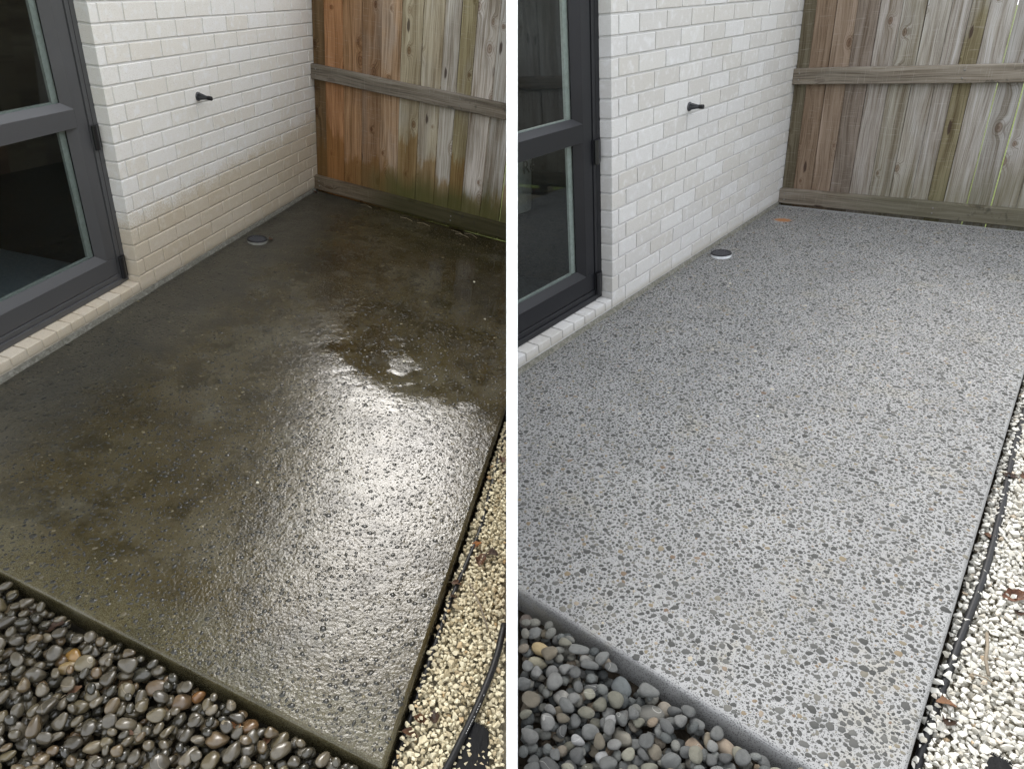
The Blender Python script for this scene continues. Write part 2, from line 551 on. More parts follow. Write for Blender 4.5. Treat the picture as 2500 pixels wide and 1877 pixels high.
def slab_wet_mat(root, stone=False):
    t = NT('wet_stone_in_concrete' if stone else 'wet_mossy_concrete')
    g = t.coord(root)
    gx, gy, gz = t.sep(g)
    n1 = t.noise(g, 1.7, 4.0, 0.65)
    n2 = t.noise(g, 5.5, 4.0, 0.7)
    n3 = t.noise(g, 330.0, 3.0, 0.7)
    if stone:
        isl = t.n('ShaderNodeNewGeometry').outputs['Random Per Island']
        base = t.ramp(isl, [(0.0, (0.016, 0.016, 0.014)), (0.7, (0.035, 0.034, 0.028)), (0.93, (0.06, 0.053, 0.036)), (1.0, (0.14, 0.12, 0.07))])
    else:
        base = t.ramp(n1, [(0.32, (0.016, 0.011, 0.003)), (0.50, (0.046, 0.035, 0.013)), (0.70, (0.076, 0.066, 0.040))])
        base = t.mix(t.math('MULTIPLY', t.step(n3, 0.50, 0.72), 0.65), base, (0.11, 0.105, 0.08))
        base = t.mix(t.math('MULTIPLY', t.step(n2, 0.48, 0.64), 0.8), base, (0.020, 0.0145, 0.003))
        base = t.mix(t.math('MULTIPLY', t.step(t.noise(g, 4.3, 4.0, 0.7), 0.55, 0.70), 0.5), base, (0.085, 0.080, 0.060))
        # greyer, less overgrown strip beside the wall, pale scrubbed corner by the pebbles
        wall = t.math('SUBTRACT', 1.0, t.step(t.math('ADD', gx, t.math('MULTIPLY', n2, -0.35)), 0.05, 0.45))
        base = t.mix(t.math('MULTIPLY', wall, 0.6), base, (0.062, 0.061, 0.053))
        ed = t.math('SUBTRACT', 1.0, t.step(t.math('ADD', t.math('ADD', gy, t.math('MULTIPLY', gx, -WET.kk / (1 + WET.sx))), t.math('MULTIPLY', n2, -0.35)), -1.72, -1.58))
        base = t.mix(t.math('MULTIPLY', t.math('MULTIPLY', ed, t.step(n3, 0.42, 0.62)), 0.5), base, (0.13, 0.125, 0.075))
    # water: thin film everywhere, a standing puddle towards the fence
    pool = t.math('MULTIPLY', t.math('MULTIPLY', t.step(t.math('ADD', gx, t.math('MULTIPLY', n2, 0.5)), 1.25, 1.6), t.step(t.math('ADD', gy, t.math('MULTIPLY', n1, 0.6)), -0.35, 0.15)), t.step(t.noise(g, 3.1, 3.0, 0.6), 0.36, 0.52))
    dry_ = t.math('SUBTRACT', 1.0, t.math('MULTIPLY', pool, 0.86))
    rough = t.math('ADD', 0.06, t.math('MULTIPLY', t.step(n2, 0.36, 0.64), 0.13))
    wall2 = t.math('SUBTRACT', 1.0, t.step(t.math('ADD', gx, t.math('MULTIPLY', n2, -0.5)), 0.1, 0.7))
    rough = t.math('ADD', rough, t.math('MULTIPLY', wall2, 0.22))
    rough = t.math('MAXIMUM', 0.02, t.math('MULTIPLY', rough, dry_))
    h1 = t.noise(g, 100.0, 3.0, 0.6)
    h2 = t.noise(g, 28.0, 2.0, 0.5)
    hh = t.math('MULTIPLY', t.math('ADD', t.math('MULTIPLY', h1, 0.6), t.math('MULTIPLY', h2, 0.8)), t.math('MULTIPLY', dry_, dry_))
    nm = t.bump(hh, 0.0034 if not stone else 0.0015, 0.8)
    return t.set(color=base, rough=rough, normal=nm, ior=1.40, spec=0.5)


def stone_dry_mat():
    t = NT('dark_aggregate')
    isl = t.n('ShaderNodeNewGeometry').outputs['Random Per Island']
    r = t.rnd()
    k = t.math('FRACT', t.math('ADD', isl, t.math('MULTIPLY', r, 3.7)))
    base = t.ramp(k, [(0.0, (0.038, 0.038, 0.035)), (0.45, (0.062, 0.062, 0.058)), (0.80, (0.092, 0.091, 0.083)), (0.93, (0.14, 0.128, 0.10)), (0.972, (0.17, 0.135, 0.085)), (0.988, (0.115, 0.075, 0.05)), (1.0, (0.36, 0.33, 0.26))])
    n = t.noise(t.coord(), 300.0, 3.0, 0.6)
    base = t.mix(t.math('MULTIPLY', t.step(n, 0.45, 0.7), 0.25), base, (0.14, 0.14, 0.135))
    return t.set(color=base, rough=0.8, spec=0.3)


def pebble_mat(name, wet, island=False):
    t = NT(name)
    if island:
        isl = t.n('ShaderNodeNewGeometry').outputs['Random Per Island']
        col = t.ramp(isl, [(0.0, (0.045, 0.05, 0.05)), (0.5, (0.10, 0.105, 0.10)), (0.85, (0.14, 0.135, 0.115)), (1.0, (0.17, 0.13, 0.09))])
        r = isl
    else:
        oi = t.n('ShaderNodeObjectInfo')
        col, r = oi.outputs['Color'], oi.outputs['Random']
    c = t.vmath('ADD', t.coord(kind='Object'), t.comb(t.math('MULTIPLY', r, 40.0), 0.0, t.math('MULTIPLY', r, 13.0)))
    n1 = t.noise(c, 1.1, 5.0, 0.65)
    n2 = t.noise(c, 9.0, 6.0, 0.8)
    base = t.mix(t.math('MULTIPLY', t.step(n1, 0.40, 0.68), 0.5), col, t.mix(1.0, col, (0.55, 0.55, 0.56), 'MULTIPLY'))
    base = t.mix(t.math('MULTIPLY', t.step(n2, 0.5, 0.75), 0.35), base, t.mix(1.0, base, (1.7, 1.65, 1.55), 'MULTIPLY'))
    # quartz veins on some
    vn = t.noise(c, 0.45, 0.5, 0.3)
    line = t.math('SUBTRACT', 1.0, t.step(t.math('ABSOLUTE', t.math('SUBTRACT', vn, 0.5)), 0.002, 0.009))
    line = t.math('MULTIPLY', line, t.step(t.math('FRACT', t.math('MULTIPLY', r, 9.7)), 0.86, 0.87))
    base = t.mix(t.math('MULTIPLY', line, 0.65), base, (0.40, 0.39, 0.36))
    if wet:
        base = t.mix(1.0, base, (0.60, 0.505, 0.36), 'MULTIPLY')
        return t.set(color=base, rough=0.24, normal=t.bump(n2, 0.02, 0.12), ior=1.38, spec=0.5, coat=0.55, coatr=0.07)
    return t.set(color=base, rough=0.75, normal=t.bump(n2, 0.05, 0.4), spec=0.3)


def gravel_mat(name, a, b, c):
    t = NT(name)
    isl = t.n('ShaderNodeNewGeometry').outputs['Random Per Island']
    n = t.noise(t.coord(), 160.0, 4.0, 0.65)
    base = t.ramp(isl, [(0.0, c), (0.25, b), (0.75, a), (0.95, tuple(min(0.85, q * 1.12) for q in a)), (1.0, (c[0] * 0.9, c[1] * 0.72, c[2] * 0.55))])
    base = t.mix(t.math('MULTIPLY', t.step(n, 0.48, 0.75), 0.4), base, t.mix(1.0, base, (0.78, 0.70, 0.56), 'MULTIPLY'))
    return t.set(color=base, rough=0.8, normal=t.bump(n, 0.0012, 0.5), spec=0.3)


def soil_mat(name, col, col2):
    t = NT(name)
    g = t.coord()
    n = t.noise(g, 40.0, 6.0, 0.7)
    return t.set(color=t.ramp(n, [(0.3, col), (0.7, col2)]), rough=0.95, normal=t.bump(n, 0.02, 0.9), spec=0.2)


def plain(name, col, rough, metal=0.0, grain=0.0, spec=0.5):
    t = NT(name)
    g = t.coord()
    n = t.noise(g, 60.0, 4.0, 0.6)
    lo = tuple(q * (1 - 0.18) for q in col)
    hi = tuple(min(1.0, q * 1.14) for q in col)
    base = t.ramp(n, [(0.3, lo), (0.7, hi)])
    kw = dict(color=base, rough=rough, metal=metal, spec=spec)
    if grain: kw['normal'] = t.bump(n, grain, 0.5)
    return t.set(**kw)


def alu_mat(name, col, spec=0.5):
    t = NT(name)
    g = t.coord()
    n = t.noise(g, 3.0, 3.0, 0.6)
    f = t.noise(g, 900.0, 2.0, 0.6)
    base = t.mix(t.math('MULTIPLY', t.step(n, 0.45, 0.75), 0.25), col, tuple(q * 1.5 for q in col))
    return t.set(color=base, rough=t.math('ADD', 0.34, t.math('MULTIPLY', n, 0.16)), normal=t.bump(f, 0.0002, 0.3), spec=spec)


def glass_mat():
    # thin double glazing: clear, with the mirror strength of its four faces
    t = NT('door_glass')
    t.t.nodes.remove(t.b)
    n = t.noise(t.coord(), 2.2, 2.0, 0.5)
    nm = t.bump(n, 0.0006, 0.25)
    tr = t.n('ShaderNodeBsdfTransparent')
    tr.inputs[0].default_value = (0.88, 0.92, 0.915, 1)
    gl = t.n('ShaderNodeBsdfGlossy')
    gl.inputs['Roughness'].default_value = 0.012
    t.l(nm, gl.inputs['Normal'])
    lw = t.n('ShaderNodeLayerWeight')
    lw.inputs['Blend'].default_value = 0.5
    t.l(nm, lw.inputs['Normal'])
    fac = t.math('ADD', 0.06, t.math('MULTIPLY', t.math('POWER', lw.outputs['Facing'], 5.0), 0.94))
    mx = t.n('ShaderNodeMixShader')
    t.l(fac, mx.inputs[0])
    t.l(tr.outputs[0], mx.inputs[1])
    t.l(gl.outputs[0], mx.inputs[2])
    t.l(mx.outputs[0], t.out.inputs[0])
    return t.m


M = {}
M['glass'] = glass_mat()
M['alu_wet'] = alu_mat('graphite_aluminium_bright_exposure', (0.075, 0.075, 0.078))  # same aluminium as the dry door, its brighter exposure put into the colour
M['alu_dry'] = alu_mat('graphite_aluminium', (0.012, 0.0125, 0.015), 0.32)
M['gasket'] = plain('glazing_spacer', (0.33, 0.34, 0.32), 0.45)
M['black'] = plain('black_plastic', (0.010, 0.010, 0.011), 0.5, spec=0.3)
M['hinge'] = plain('black_hinge', (0.012, 0.012, 0.014), 0.3)
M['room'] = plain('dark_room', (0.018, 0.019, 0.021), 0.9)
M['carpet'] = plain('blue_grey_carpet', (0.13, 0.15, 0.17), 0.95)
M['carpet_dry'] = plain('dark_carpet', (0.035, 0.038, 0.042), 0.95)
M['pvc_dry'] = plain('white_pvc', (0.62, 0.64, 0.66), 0.45)
M['pvc_wet'] = plain('grubby_pvc', (0.24, 0.24, 0.215), 0.5, spec=0.3)
M['grate'] = plain('dark_grate', (0.026, 0.026, 0.029), 0.6, spec=0.25)
M['grate_bar'] = plain('grate_bar', (0.075, 0.075, 0.080), 0.5, spec=0.3)
M['void'] = plain('drain_void', (0.002, 0.002, 0.002), 1.0, spec=0.0)
M['soil'] = soil_mat('dark_soil', (0.022, 0.017, 0.012), (0.055, 0.043, 0.030))
M['soil_wet'] = soil_mat('wet_soil', (0.010, 0.009, 0.006), (0.030, 0.024, 0.016))
M['grass'] = soil_mat('lawn', (0.07, 0.10, 0.02), (0.16, 0.20, 0.05))
M['white'] = plain('white_paint', (0.80, 0.80, 0.80), 0.55, grain=0.0004)
M['tap'] = plain('charcoal_tap_plastic', (0.030, 0.032, 0.036), 0.36)
M['nail'] = plain('galvanised_nail', (0.22, 0.21, 0.19), 0.5, 0.6)
M['leaf'] = None
M['straw'] = plain('dry_straw', (0.36, 0.30, 0.20), 0.8)
M['chip'] = plain('cream_stone_chip', (0.62, 0.58, 0.46), 0.75)
M['mat'] = plain('black_weed_mat', (0.016, 0.016, 0.017), 0.85, grain=0.004)
M['soffit'] = plain('white_soffit', (0.55, 0.55, 0.54), 0.8)
M['ink'] = plain('black_print', (0.01, 0.01, 0.01), 0.6)
M['lettering'] = plain('white_print', (0.55, 0.55, 0.55), 0.6)
M['bucket'] = plain('grey_white_bucket', (0.13, 0.13, 0.125), 0.6)


def leaf_mat():
    t = NT('brown_leaf')
    oi = t.n('ShaderNodeObjectInfo')
    n = t.noise(t.coord(), 30.0, 4.0, 0.65)
    base = t.mix(t.step(n, 0.4, 0.7), oi.outputs['Color'], t.mix(1.0, oi.outputs['Color'], (0.42, 0.34, 0.28), 'MULTIPLY'))
    return t.set(color=base, rough=0.55, normal=t.bump(n, 0.003, 0.6))


M['leaf'] = leaf_mat()


# ---------------------------------------------------------------- the far ground, one sheet to the horizon
g0 = mesh_from('ground', [(-400, -400, -1.6), (400, -400, -1.6), (400, 400, -1.6), (-400, 400, -1.6)], [(0, 1, 2, 3)], M['grass'])
go = bpy.data.objects.new('ground', g0)
COL.objects.link(go)
tag(go, 'grassy ground reaching out beyond the two patios', kind='structure')


# ---------------------------------------------------------------- builders
COURSE = 0.086
JOINT = 0.010
TOPC = 21            # courses built brick by brick
_brick_cache = {}


def brick_mesh(length, mat, height=COURSE - JOINT, depth=0.075):
    key = (round(length, 4), mat.name, round(height, 4))
    if key not in _brick_cache:
        bm = box_bm(-depth, 0, -length / 2, length / 2, -height / 2, height / 2, 0.0022, 2)
        _brick_cache[key] = mesh_bm('brick', bm, mat)
    return _brick_cache[key]


def build_house(pl):
    wet = pl is WET
    s = 1 + pl.sy
    root = thing('house', pl, (0, 0, 0),
                 'cream brick house wall with grey glazed door, damp at its foot, beside dark patio' if wet else
                 'clean pale brick house wall with near-black glazed door beside the dry speckled patio', 'house')
    bmat = brick_mat('brick_' + pl.key, root, wet)
    mmat = mortar_mat('mortar_' + pl.key, root, wet)
    fmat = footing_mat('footing_' + pl.key, root, wet)
    alu = M['alu_wet'] if wet else M['alu_dry']
    yend = pl.P(0, 2.33).y
    ztop = TOPC * COURSE
    D = -0.070                                   # the door stands this far back
    yl = -0.985 * s                              # the far jamb of the doorway
    # mortar backing, set 3.5 mm behind the brick faces
    put('mortar', box('mortar', -0.072, -0.0050, 0.004, yend - 0.002, -0.006, ztop, mmat), pl, None, root)
    put('mortar', box('mortar', -0.072, -0.0050, yl - 1.2, yl - 0.004, -0.006, ztop, mmat), pl, None, root)
    # bricks
    for c in range(TOPC):
        z = c * COURSE + JOINT / 2 + (COURSE - JOINT) / 2
        if c % 2 == 0: joints = [0.0, 0.12] + [0.12 + 0.24 * i for i in range(1, 12)]
        else: joints = [0.0, 0.056] + [0.22 + 0.24 * i for i in range(0, 12)]
        for a, b in zip(joints[:-1], joints[1:]):
            a, b = a * s, min(b * s, yend + JOINT / 2)
            if a >= yend - 0.02: break
            y0 = a + (0 if a == 0 else JOINT / 2)
            y1 = b - JOINT / 2
            if y1 - y0 < 0.02: continue
            L = T(rng.uniform(-0.0009, 0.0009), (y0 + y1) / 2, z + rng.uniform(-0.0006, 0.0006)) @ RZ(rng.uniform(-0.002, 0.002)) @ Matrix.Rotation(rng.uniform(-0.002, 0.002), 4, 'X')
            put('brick', brick_mesh(y1 - y0, bmat), pl, L, root)
        if wet:                                   # beyond the doorway, out of the picture on the left
            yy = yl
            first = True
            while yy > yl - 1.1:
                ln = (0.12 if c % 2 == 0 else 0.22) if first else 0.24
                first = False
                L = T(0, yy - ln / 2 + JOINT / 2 - (0.005), z)
                put('brick', brick_mesh(ln - JOINT, bmat), pl, L, root)
                yy -= ln
    # concrete footing under the bricks
    fb = bmesh.new()
    n = 90
    y0, y1 = -2.2 * s, yend
    vs = []
    for i in range(n + 1):
        y = y0 + (y1 - y0) * i / n
        w = 0.004 + 0.006 * mnoise.noise(Vector((y * 9, 1.3, 0))) + 0.003 * mnoise.noise(Vector((y * 40, 5.3, 0)))
        vs.append([fb.verts.new((-0.08, y, -0.004)), fb.verts.new((0.002 + w * 0.4, y, -0.004)), fb.verts.new((0.008 + w, y, ZF - 0.02)), fb.verts.new((0.008 + w, y, ZG - 0.05))])
    for i in range(n):
        for j in range(3):
            fb.faces.new((vs[i][j], vs[i + 1][j], vs[i + 1][j + 1], vs[i][j + 1]))
    put('footing', mesh_bm('footing', fb, fmat, True), pl, None, root)
    # brick-on-edge sill: headers laid side by side, tops falling slightly to the front
    pitch = 0.0865 * s
    i = 0
    y = -0.008
    smesh = {}
    while y > yl + 0.02:
        ln = (0.060 if i == 0 else pitch - 0.008)
        if y - ln < yl: break
        key = round(ln, 4)
        if key not in smesh:
            bm = box_bm(-0.115, 0, -ln / 2, ln / 2, 0.006, 0.051, 0.003, 2)
            for v in bm.verts:
                if v.co.z > 0.03: v.co.z += -v.co.x * 0.05
            smesh[key] = mesh_bm('sill_brick', bm, bmat)
        put('sill_brick', smesh[key], pl, T(rng.uniform(-0.0012, 0.0012), y - ln / 2, rng.uniform(-0.0012, 0.0012)) @ RZ(rng.uniform(-0.004, 0.004)), root)
        y -= ln + 0.008
        i += 1
    put('mortar', box('mortar', -0.114, -0.005, yl + 0.002, -0.002, -0.004, 0.0465, mmat), pl, None, root)
    # ---- door: leaf, frame, panes
    zs = 0.056
    ztopd = 2.02 if wet else ztop - 0.01
    door = put('door', box('door', D - 0.040, D, -0.982 * s, -0.060 * s, 0.1175, 0.2065, alu, 0.0012), pl, None, root)
    if door is None:
        return root
    def sub(name, me, L=None): return put(name, me, pl, L, door)
    def fy(v): return v * s
    # jamb and sill of the frame
    sub('jamb', box('jamb', D - 0.06, D + 0.004, fy(-0.0525), 0.003, zs, ztopd, alu, 0.0012))
    sub('jamb_groove_shade', box('jamb_groove_shade', D + 0.004, D + 0.0052, fy(-0.030), fy(-0.0285), zs + 0.06, ztopd - 0.01, M['black']))  # black strip laid on the face as the shade of a groove
    sub('threshold', box('threshold', D - 0.06, D + 0.010, fy(-0.99), fy(-0.0545), zs + 0.001, zs + 0.030, alu, 0.003, 2))
    sub('threshold', box('threshold', D - 0.06, D + 0.002, fy(-0.99), fy(-0.0545), zs + 0.0305, 0.113, alu, 0.003, 2))
    # leaf members
    sub('stile', box('stile', D - 0.040, D - 0.0006, fy(-0.122), fy(-0.0575), 0.2075, ztopd - 0.05, alu, 0.001))
    sub('mid_rail', box('mid_rail', D - 0.040, D, fy(-0.93), fy(-0.123), 0.866, 0.9445, alu, 0.001))
    sub('stile', box('stile', D - 0.040, D - 0.0006, fy(-0.985), fy(-0.932), 0.2075, ztopd - 0.05, alu, 0.001))
    # sloping beads round each pane, mitred
    gy0, gy1 = fy(-0.885), fy(-0.167)
    back = D - 0.026
    def bead(za, zb, zga, zgb, tag_):
        oy0, oy1 = fy(-0.931), fy(-0.1225)
        quads = {'bead_bottom': [(D, oy0, za), (D, oy1, za), (back, gy1, zga), (back, gy0, zga)],
                 'bead_side': [(D, oy1, za), (D, oy1, zb), (back, gy1, zgb), (back, gy1, zga)],
                 'bead_top': [(D, oy1, zb), (D, oy0, zb), (back, gy0, zgb), (back, gy1, zgb)]}
        for nm, q in quads.items():
            q = [Vector(p) for p in q]
            nrm = (q[1] - q[0]).cross(q[2] - q[1]).normalized()
            lo = [p - nrm * 0.006 for p in q]
            me = mesh_from('glazing_bead', q + lo, [(0, 1, 2, 3), (7, 6, 5, 4), (0, 4, 5, 1), (1, 5, 6, 2), (2, 6, 7, 3), (3, 7, 4, 0)], alu)
            sub('glazing_bead', me)
        # light spacer bar behind the edge of the double glazing
        sub('glass_spacer', box('glass_spacer', back - 0.022, back - 0.010, gy1 - 0.032, gy1 + 0.004, zga - 0.004, zgb + 0.004, M['gasket']))
        sub('glass_spacer', box('glass_spacer', back - 0.022, back - 0.010, gy0 - 0.004, gy1 - 0.034, zga - 0.010, zga + 0.004, M['gasket']))
        sub('pane', box('pane', back - 0.007, back - 0.002, gy0 - 0.006, gy1 + 0.006, zga - 0.008, zgb + 0.008, M['glass']))
    bead(0.207, 0.8655, 0.2445, 0.858, 0)
    bead(0.945, ztopd - 0.06, 0.9735, ztopd - 0.07, 1)
    sub('head', box('head', D - 0.060, D + 0.003, fy(-0.99), fy(-0.0535), ztopd - 0.049, ztopd, alu, 0.001))
    sub('gap_strip', box('gap_strip', D - 0.03, D - 0.010, fy(-0.0575) + 0.0002, fy(-0.0525) - 0.0002, 0.10, ztopd - 0.05, M['black']))
    sub('gap_strip', box('gap_strip', D - 0.03, D - 0.010, fy(-0.98), fy(-0.058), 0.1131, 0.1172, M['black']))
    # hinges: knuckle and two flags
    for z0, z1 in ((0.085, 0.205), (0.752, 0.862)):
        ang = [2 * math.pi * q / 14 for q in range(14)]
        bm = bmesh.new()
        for zz in (z0, z1):
            for a in ang:
                bm.verts.new((D + 0.016 + 0.011 * math.cos(a), fy(-0.043) + 0.017 * math.sin(a), zz))
        bm.verts.ensure_lookup_table()
        for q in range(14):
            bm.faces.new((bm.verts[q], bm.verts[(q + 1) % 14], bm.verts[14 + (q + 1) % 14], bm.verts[14 + q]))
        bm.faces.new(bm.verts[:14][::-1])
        bm.faces.new(bm.verts[14:])
        hg = mesh_bm('hinge', bm, M['hinge'])
        sub('hinge', hg)
        sub('hinge_flag', box('hinge_flag', D + 0.0045, D + 0.014, fy(-0.040), fy(-0.008), z0 + 0.002, z1 - 0.002, M['hinge'], 0.002))
    rd, rh = (2.6, 2.4) if wet else (1.5, ztopd + 0.002)
    # ---- dark room behind the glass
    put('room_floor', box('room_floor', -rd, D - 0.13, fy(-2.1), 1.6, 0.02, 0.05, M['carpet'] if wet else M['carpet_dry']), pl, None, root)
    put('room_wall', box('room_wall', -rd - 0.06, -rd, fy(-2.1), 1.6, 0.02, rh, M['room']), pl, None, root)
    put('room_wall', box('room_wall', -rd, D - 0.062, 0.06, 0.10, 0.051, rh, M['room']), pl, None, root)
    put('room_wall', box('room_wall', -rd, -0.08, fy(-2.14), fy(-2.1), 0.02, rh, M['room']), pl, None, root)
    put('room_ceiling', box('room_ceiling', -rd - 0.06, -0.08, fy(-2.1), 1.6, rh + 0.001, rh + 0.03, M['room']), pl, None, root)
    # ---- upper wall, soffit and fascia above the picture
    if wet:
        put('upper_wall', box('upper_wall', -0.08, -0.002, 0.004, yend, ztop + 0.001, 2.40, mmat), pl, None, root)
        put('upper_wall', box('upper_wall', -0.08, -0.002, yl - 1.2, 0.003, ztopd + 0.001, 2.40, mmat), pl, None, root)
        put('soffit', box('soffit', -0.1, 0.30, -2.2 * s, yend, 2.402, 2.42, M['soffit']), pl, None, root)
        put('fascia', box('fascia', 0.302, 0.32, -2.2 * s, yend, 2.36, 2.56, alu), pl, None, root)
        put('roof', box('roof', -0.6, 0.36, -2.2 * s, yend, 2.565, 2.60, alu), pl, None, root)
    return root


def lin(c, k=1.0):
    return tuple(min(0.8, k * ((q / 255 + 0.055) / 1.055) ** 2.4) for q in c)


TONE_WET = [(102, 82, 57), (161, 119, 84), (150, 117, 86), (134, 107, 82), (164, 137, 110), (160, 150, 127), (172, 163, 143), (180, 175, 166), (148, 139, 110), (186, 179, 171), (180, 177, 172), (170, 166, 158), (175, 170, 160)]
TONE_DRY = [(108, 101, 84), (132, 114, 97), (137, 120, 104), (127, 116, 106), (153, 146, 138), (147, 142, 130), (158, 153, 143), (163, 158, 151), (126, 118, 93), (168, 164, 158), (154, 151, 146), (174, 172, 168), (160, 157, 150)]


def build_fence(pl):
    wet = pl is WET
    corner = pl.P(0.0, 2.215, 0.0)
    F = T(corner) @ RZ(pl.fang)                    # fence frame: x along the fence, y away from the patio
    root = bpy.data.objects.new('timber_fence', None)
    COL.objects.link(root)
    root.matrix_world = pl.M @ F
    root['rootloc'] = [0, 0, 0]
    tag(root, 'weathered timber paling fence, rain-darkened and mossy low down, behind the dark wet patio' if wet else
        'weathered grey-brown timber paling fence, dry, behind the pale speckled patio', 'fence', 'paling fences closing the patios')
    bm_ = wood_mat('fence_board_' + pl.key, root, wet)
    rm_ = wood_mat('fence_rail_' + pl.key, root, wet, along='X', rail=True)
    k = pl.flen

    def fput(name, me, L, parent):
        W = F @ L
        me2 = clip_mesh(me, W, pl)
        if me2 is None: return None
        o = bpy.data.objects.new(name, me2)
        COL.objects.link(o)
        o.parent = parent
        o.matrix_parent_inverse = Matrix.Identity(4)
        o.matrix_basis = L if parent is root else parent.matrix_basis.inverted() @ L
        return o

    edges = [0.002, 0.101, 0.255, 0.409, 0.566, 0.718, 0.876, 1.031, 1.150, 1.260, 1.414, 1.568, 1.722, 1.876, 2.03, 2.184, 2.338, 2.492, 2.646, 2.80, 2.95]
    gaps = {6: 0.005, 7: 0.006, 10: 0.0085, 11: 0.0085, 13: 0.008, 15: 0.006} if wet else {7: 0.003, 10: 0.006, 11: 0.007, 13: 0.005}
    for i, (a, b) in enumerate(zip(edges[:-1], edges[1:])):
        ga = gaps.get(i, 0.0036) / 2
        gb = gaps.get(i + 1, 0.0036) / 2
        x0, x1 = a * k + ga, b * k - gb
        w = x1 - x0
        lean = rng.uniform(-0.004, 0.004)
        bm = bmesh.new()
        n = 9
        rows = []
        cup = rng.uniform(-0.003, 0.003)
        for j in range(n):
            z = -0.045 + (1.80 + 0.045) * j / (n - 1)
            e0 = -w / 2 + 0.0009 * mnoise.noise(Vector((i * 3.1, z * 4, 0.3))) + lean * (z - 0.5) * 0.4
            e1 = w / 2 + 0.0009 * mnoise.noise(Vector((i * 3.1 + 8, z * 4, 0.9))) + lean * (z - 0.5) * 0.4
            bow = 0.004 * mnoise.noise(Vector((i * 2.3, z * 1.1, 4.0)))
            rows.append([bm.verts.new((e0, bow + cup, z)), bm.verts.new((0, bow, z)), bm.verts.new((e1, bow + cup, z)),
                         bm.verts.new((e1, 0.019 + bow, z)), bm.verts.new((e0, 0.019 + bow, z))])
        for j in range(n - 1):
            for q in range(5):
                p = (q + 1) % 5
                bm.faces.new((rows[j][q], rows[j][p], rows[j + 1][p], rows[j + 1][q]))
        bm.faces.new(rows[0][::-1])
        bm.faces.new(rows[-1])
        bmesh.ops.recalc_face_normals(bm, faces=bm.faces[:])
        me = mesh_bm('board', bm, bm_)
        bo = fput('board', me, T((x0 + x1) / 2, 0.0 if i else 0.004, 0.0), root)
        if bo: bo.color = (*lin((TONE_WET if wet else TONE_DRY)[min(i, 12)], 1.08 if wet else 0.86), 1)
    for i, e in enumerate(edges[1:-1], 1):
        if i in gaps and gaps[i] > 0.0035: continue
        fput('gap_blocker', box('gap_blocker', -0.022, 0.022, 0.026, 0.036, -0.04, 1.78, rm_), T(e * k, 0, 0), root)  # unseen strips added behind closed joints so no light comes through
    # rails on the patio side, with their nails
    for z0, z1, dy in ((-0.010, 0.098, 0.0), (0.832, 0.935, 0.0), (1.62, 1.72, 0.0)):
        ln = 2.95 * k
        bm = bmesh.new()
        n = 24
        rows = []
        for j in range(n + 1):
            x = ln * j / n
            wz = 0.0025 * mnoise.noise(Vector((x * 2.2, z0 * 9, 1)))
            wy = 0.002 * mnoise.noise(Vector((x * 1.7, z0 * 9, 7)))
            c = 0.004
            y0, y1 = -0.047 + wy, -0.002
            rows.append([bm.verts.new((x, y0 + c, z1 + wz)), bm.verts.new((x, y0, z1 - c + wz)), bm.verts.new((x, y0, z0 + c + wz)), bm.verts.new((x, y0 + c, z0 + wz)),
                         bm.verts.new((x, y1, z0 + wz)), bm.verts.new((x, y1, z1 + wz))])
        for j in range(n):
            for q in range(6):
                p = (q + 1) % 6
                bm.faces.new((rows[j][q], rows[j][p], rows[j + 1][p], rows[j + 1][q]))
        bm.faces.new(rows[0])
        bm.faces.new(rows[-1][::-1])
        bmesh.ops.recalc_face_normals(bm, faces=bm.faces[:])
        rail = fput('rail', mesh_bm('rail', bm, rm_), T(0.004, 0, 0), root)
        nm = lathe('nail', [(0.0005, 0.0022), (0.0055, 0.0018), (0.0062, 0.0)], M['nail'], 10)
        for xx in (0.052, 1.205, 2.4):
            for dz in (0.030, 0.072):
                fput('nail', nm, T(xx * k + rng.uniform(-.004, .004), -0.0475, z0 + dz + rng.uniform(-.004, .004)) @ Matrix.Rotation(math.radians(90), 4, 'X'), rail)
    for xp in (0.05, 1.205, 2.4):
        fput('post', box('post', -0.05, 0.05, 0.03, 0.13, -0.4, 1.75, rm_, 0.003), T(xp * k, 0, 0), root)
    return root


def far_fence(pl):
    """The boundary fence across the path: only the door glass sees it."""
    root = bpy.data.objects.new('timber_fence', None)
    COL.objects.link(root)
    F = T(3.9, -2.6, 0) @ RZ(math.radians(90))
    root.matrix_world = pl.M @ F
    tag(root, 'timber paling fence across the path, mirrored in the door glass of the dry patio', 'fence', 'paling fences closing the patios')
    bm_ = wood_mat('far_fence_board', root, False, dark=0.8)
    for i in range(24):
        me = box('board', 0.002, 0.148, 0, 0.02, -0.35, 1.8, bm_)
        o = bpy.data.objects.new('board', me)
        COL.objects.link(o)
        o.parent = root
        o.matrix_basis = T(i * 0.15, 0.0, 0)
        o.color = (*lin(TONE_DRY[4 + i % 8]), 1)
    for z in (0.05, 0.85, 1.6):
        o = bpy.data.objects.new('rail', box('rail', 0, 3.6, 0.0205, 0.065, z, z + 0.1, bm_, 0.003))
        COL.objects.link(o)
        o.parent = root


def slab_outline(pl):
    return [pl.P(0.004, -1.6), pl.P(2.05, -1.6), pl.P(2.05, 2.155), pl.P(0.004, 2.185)]


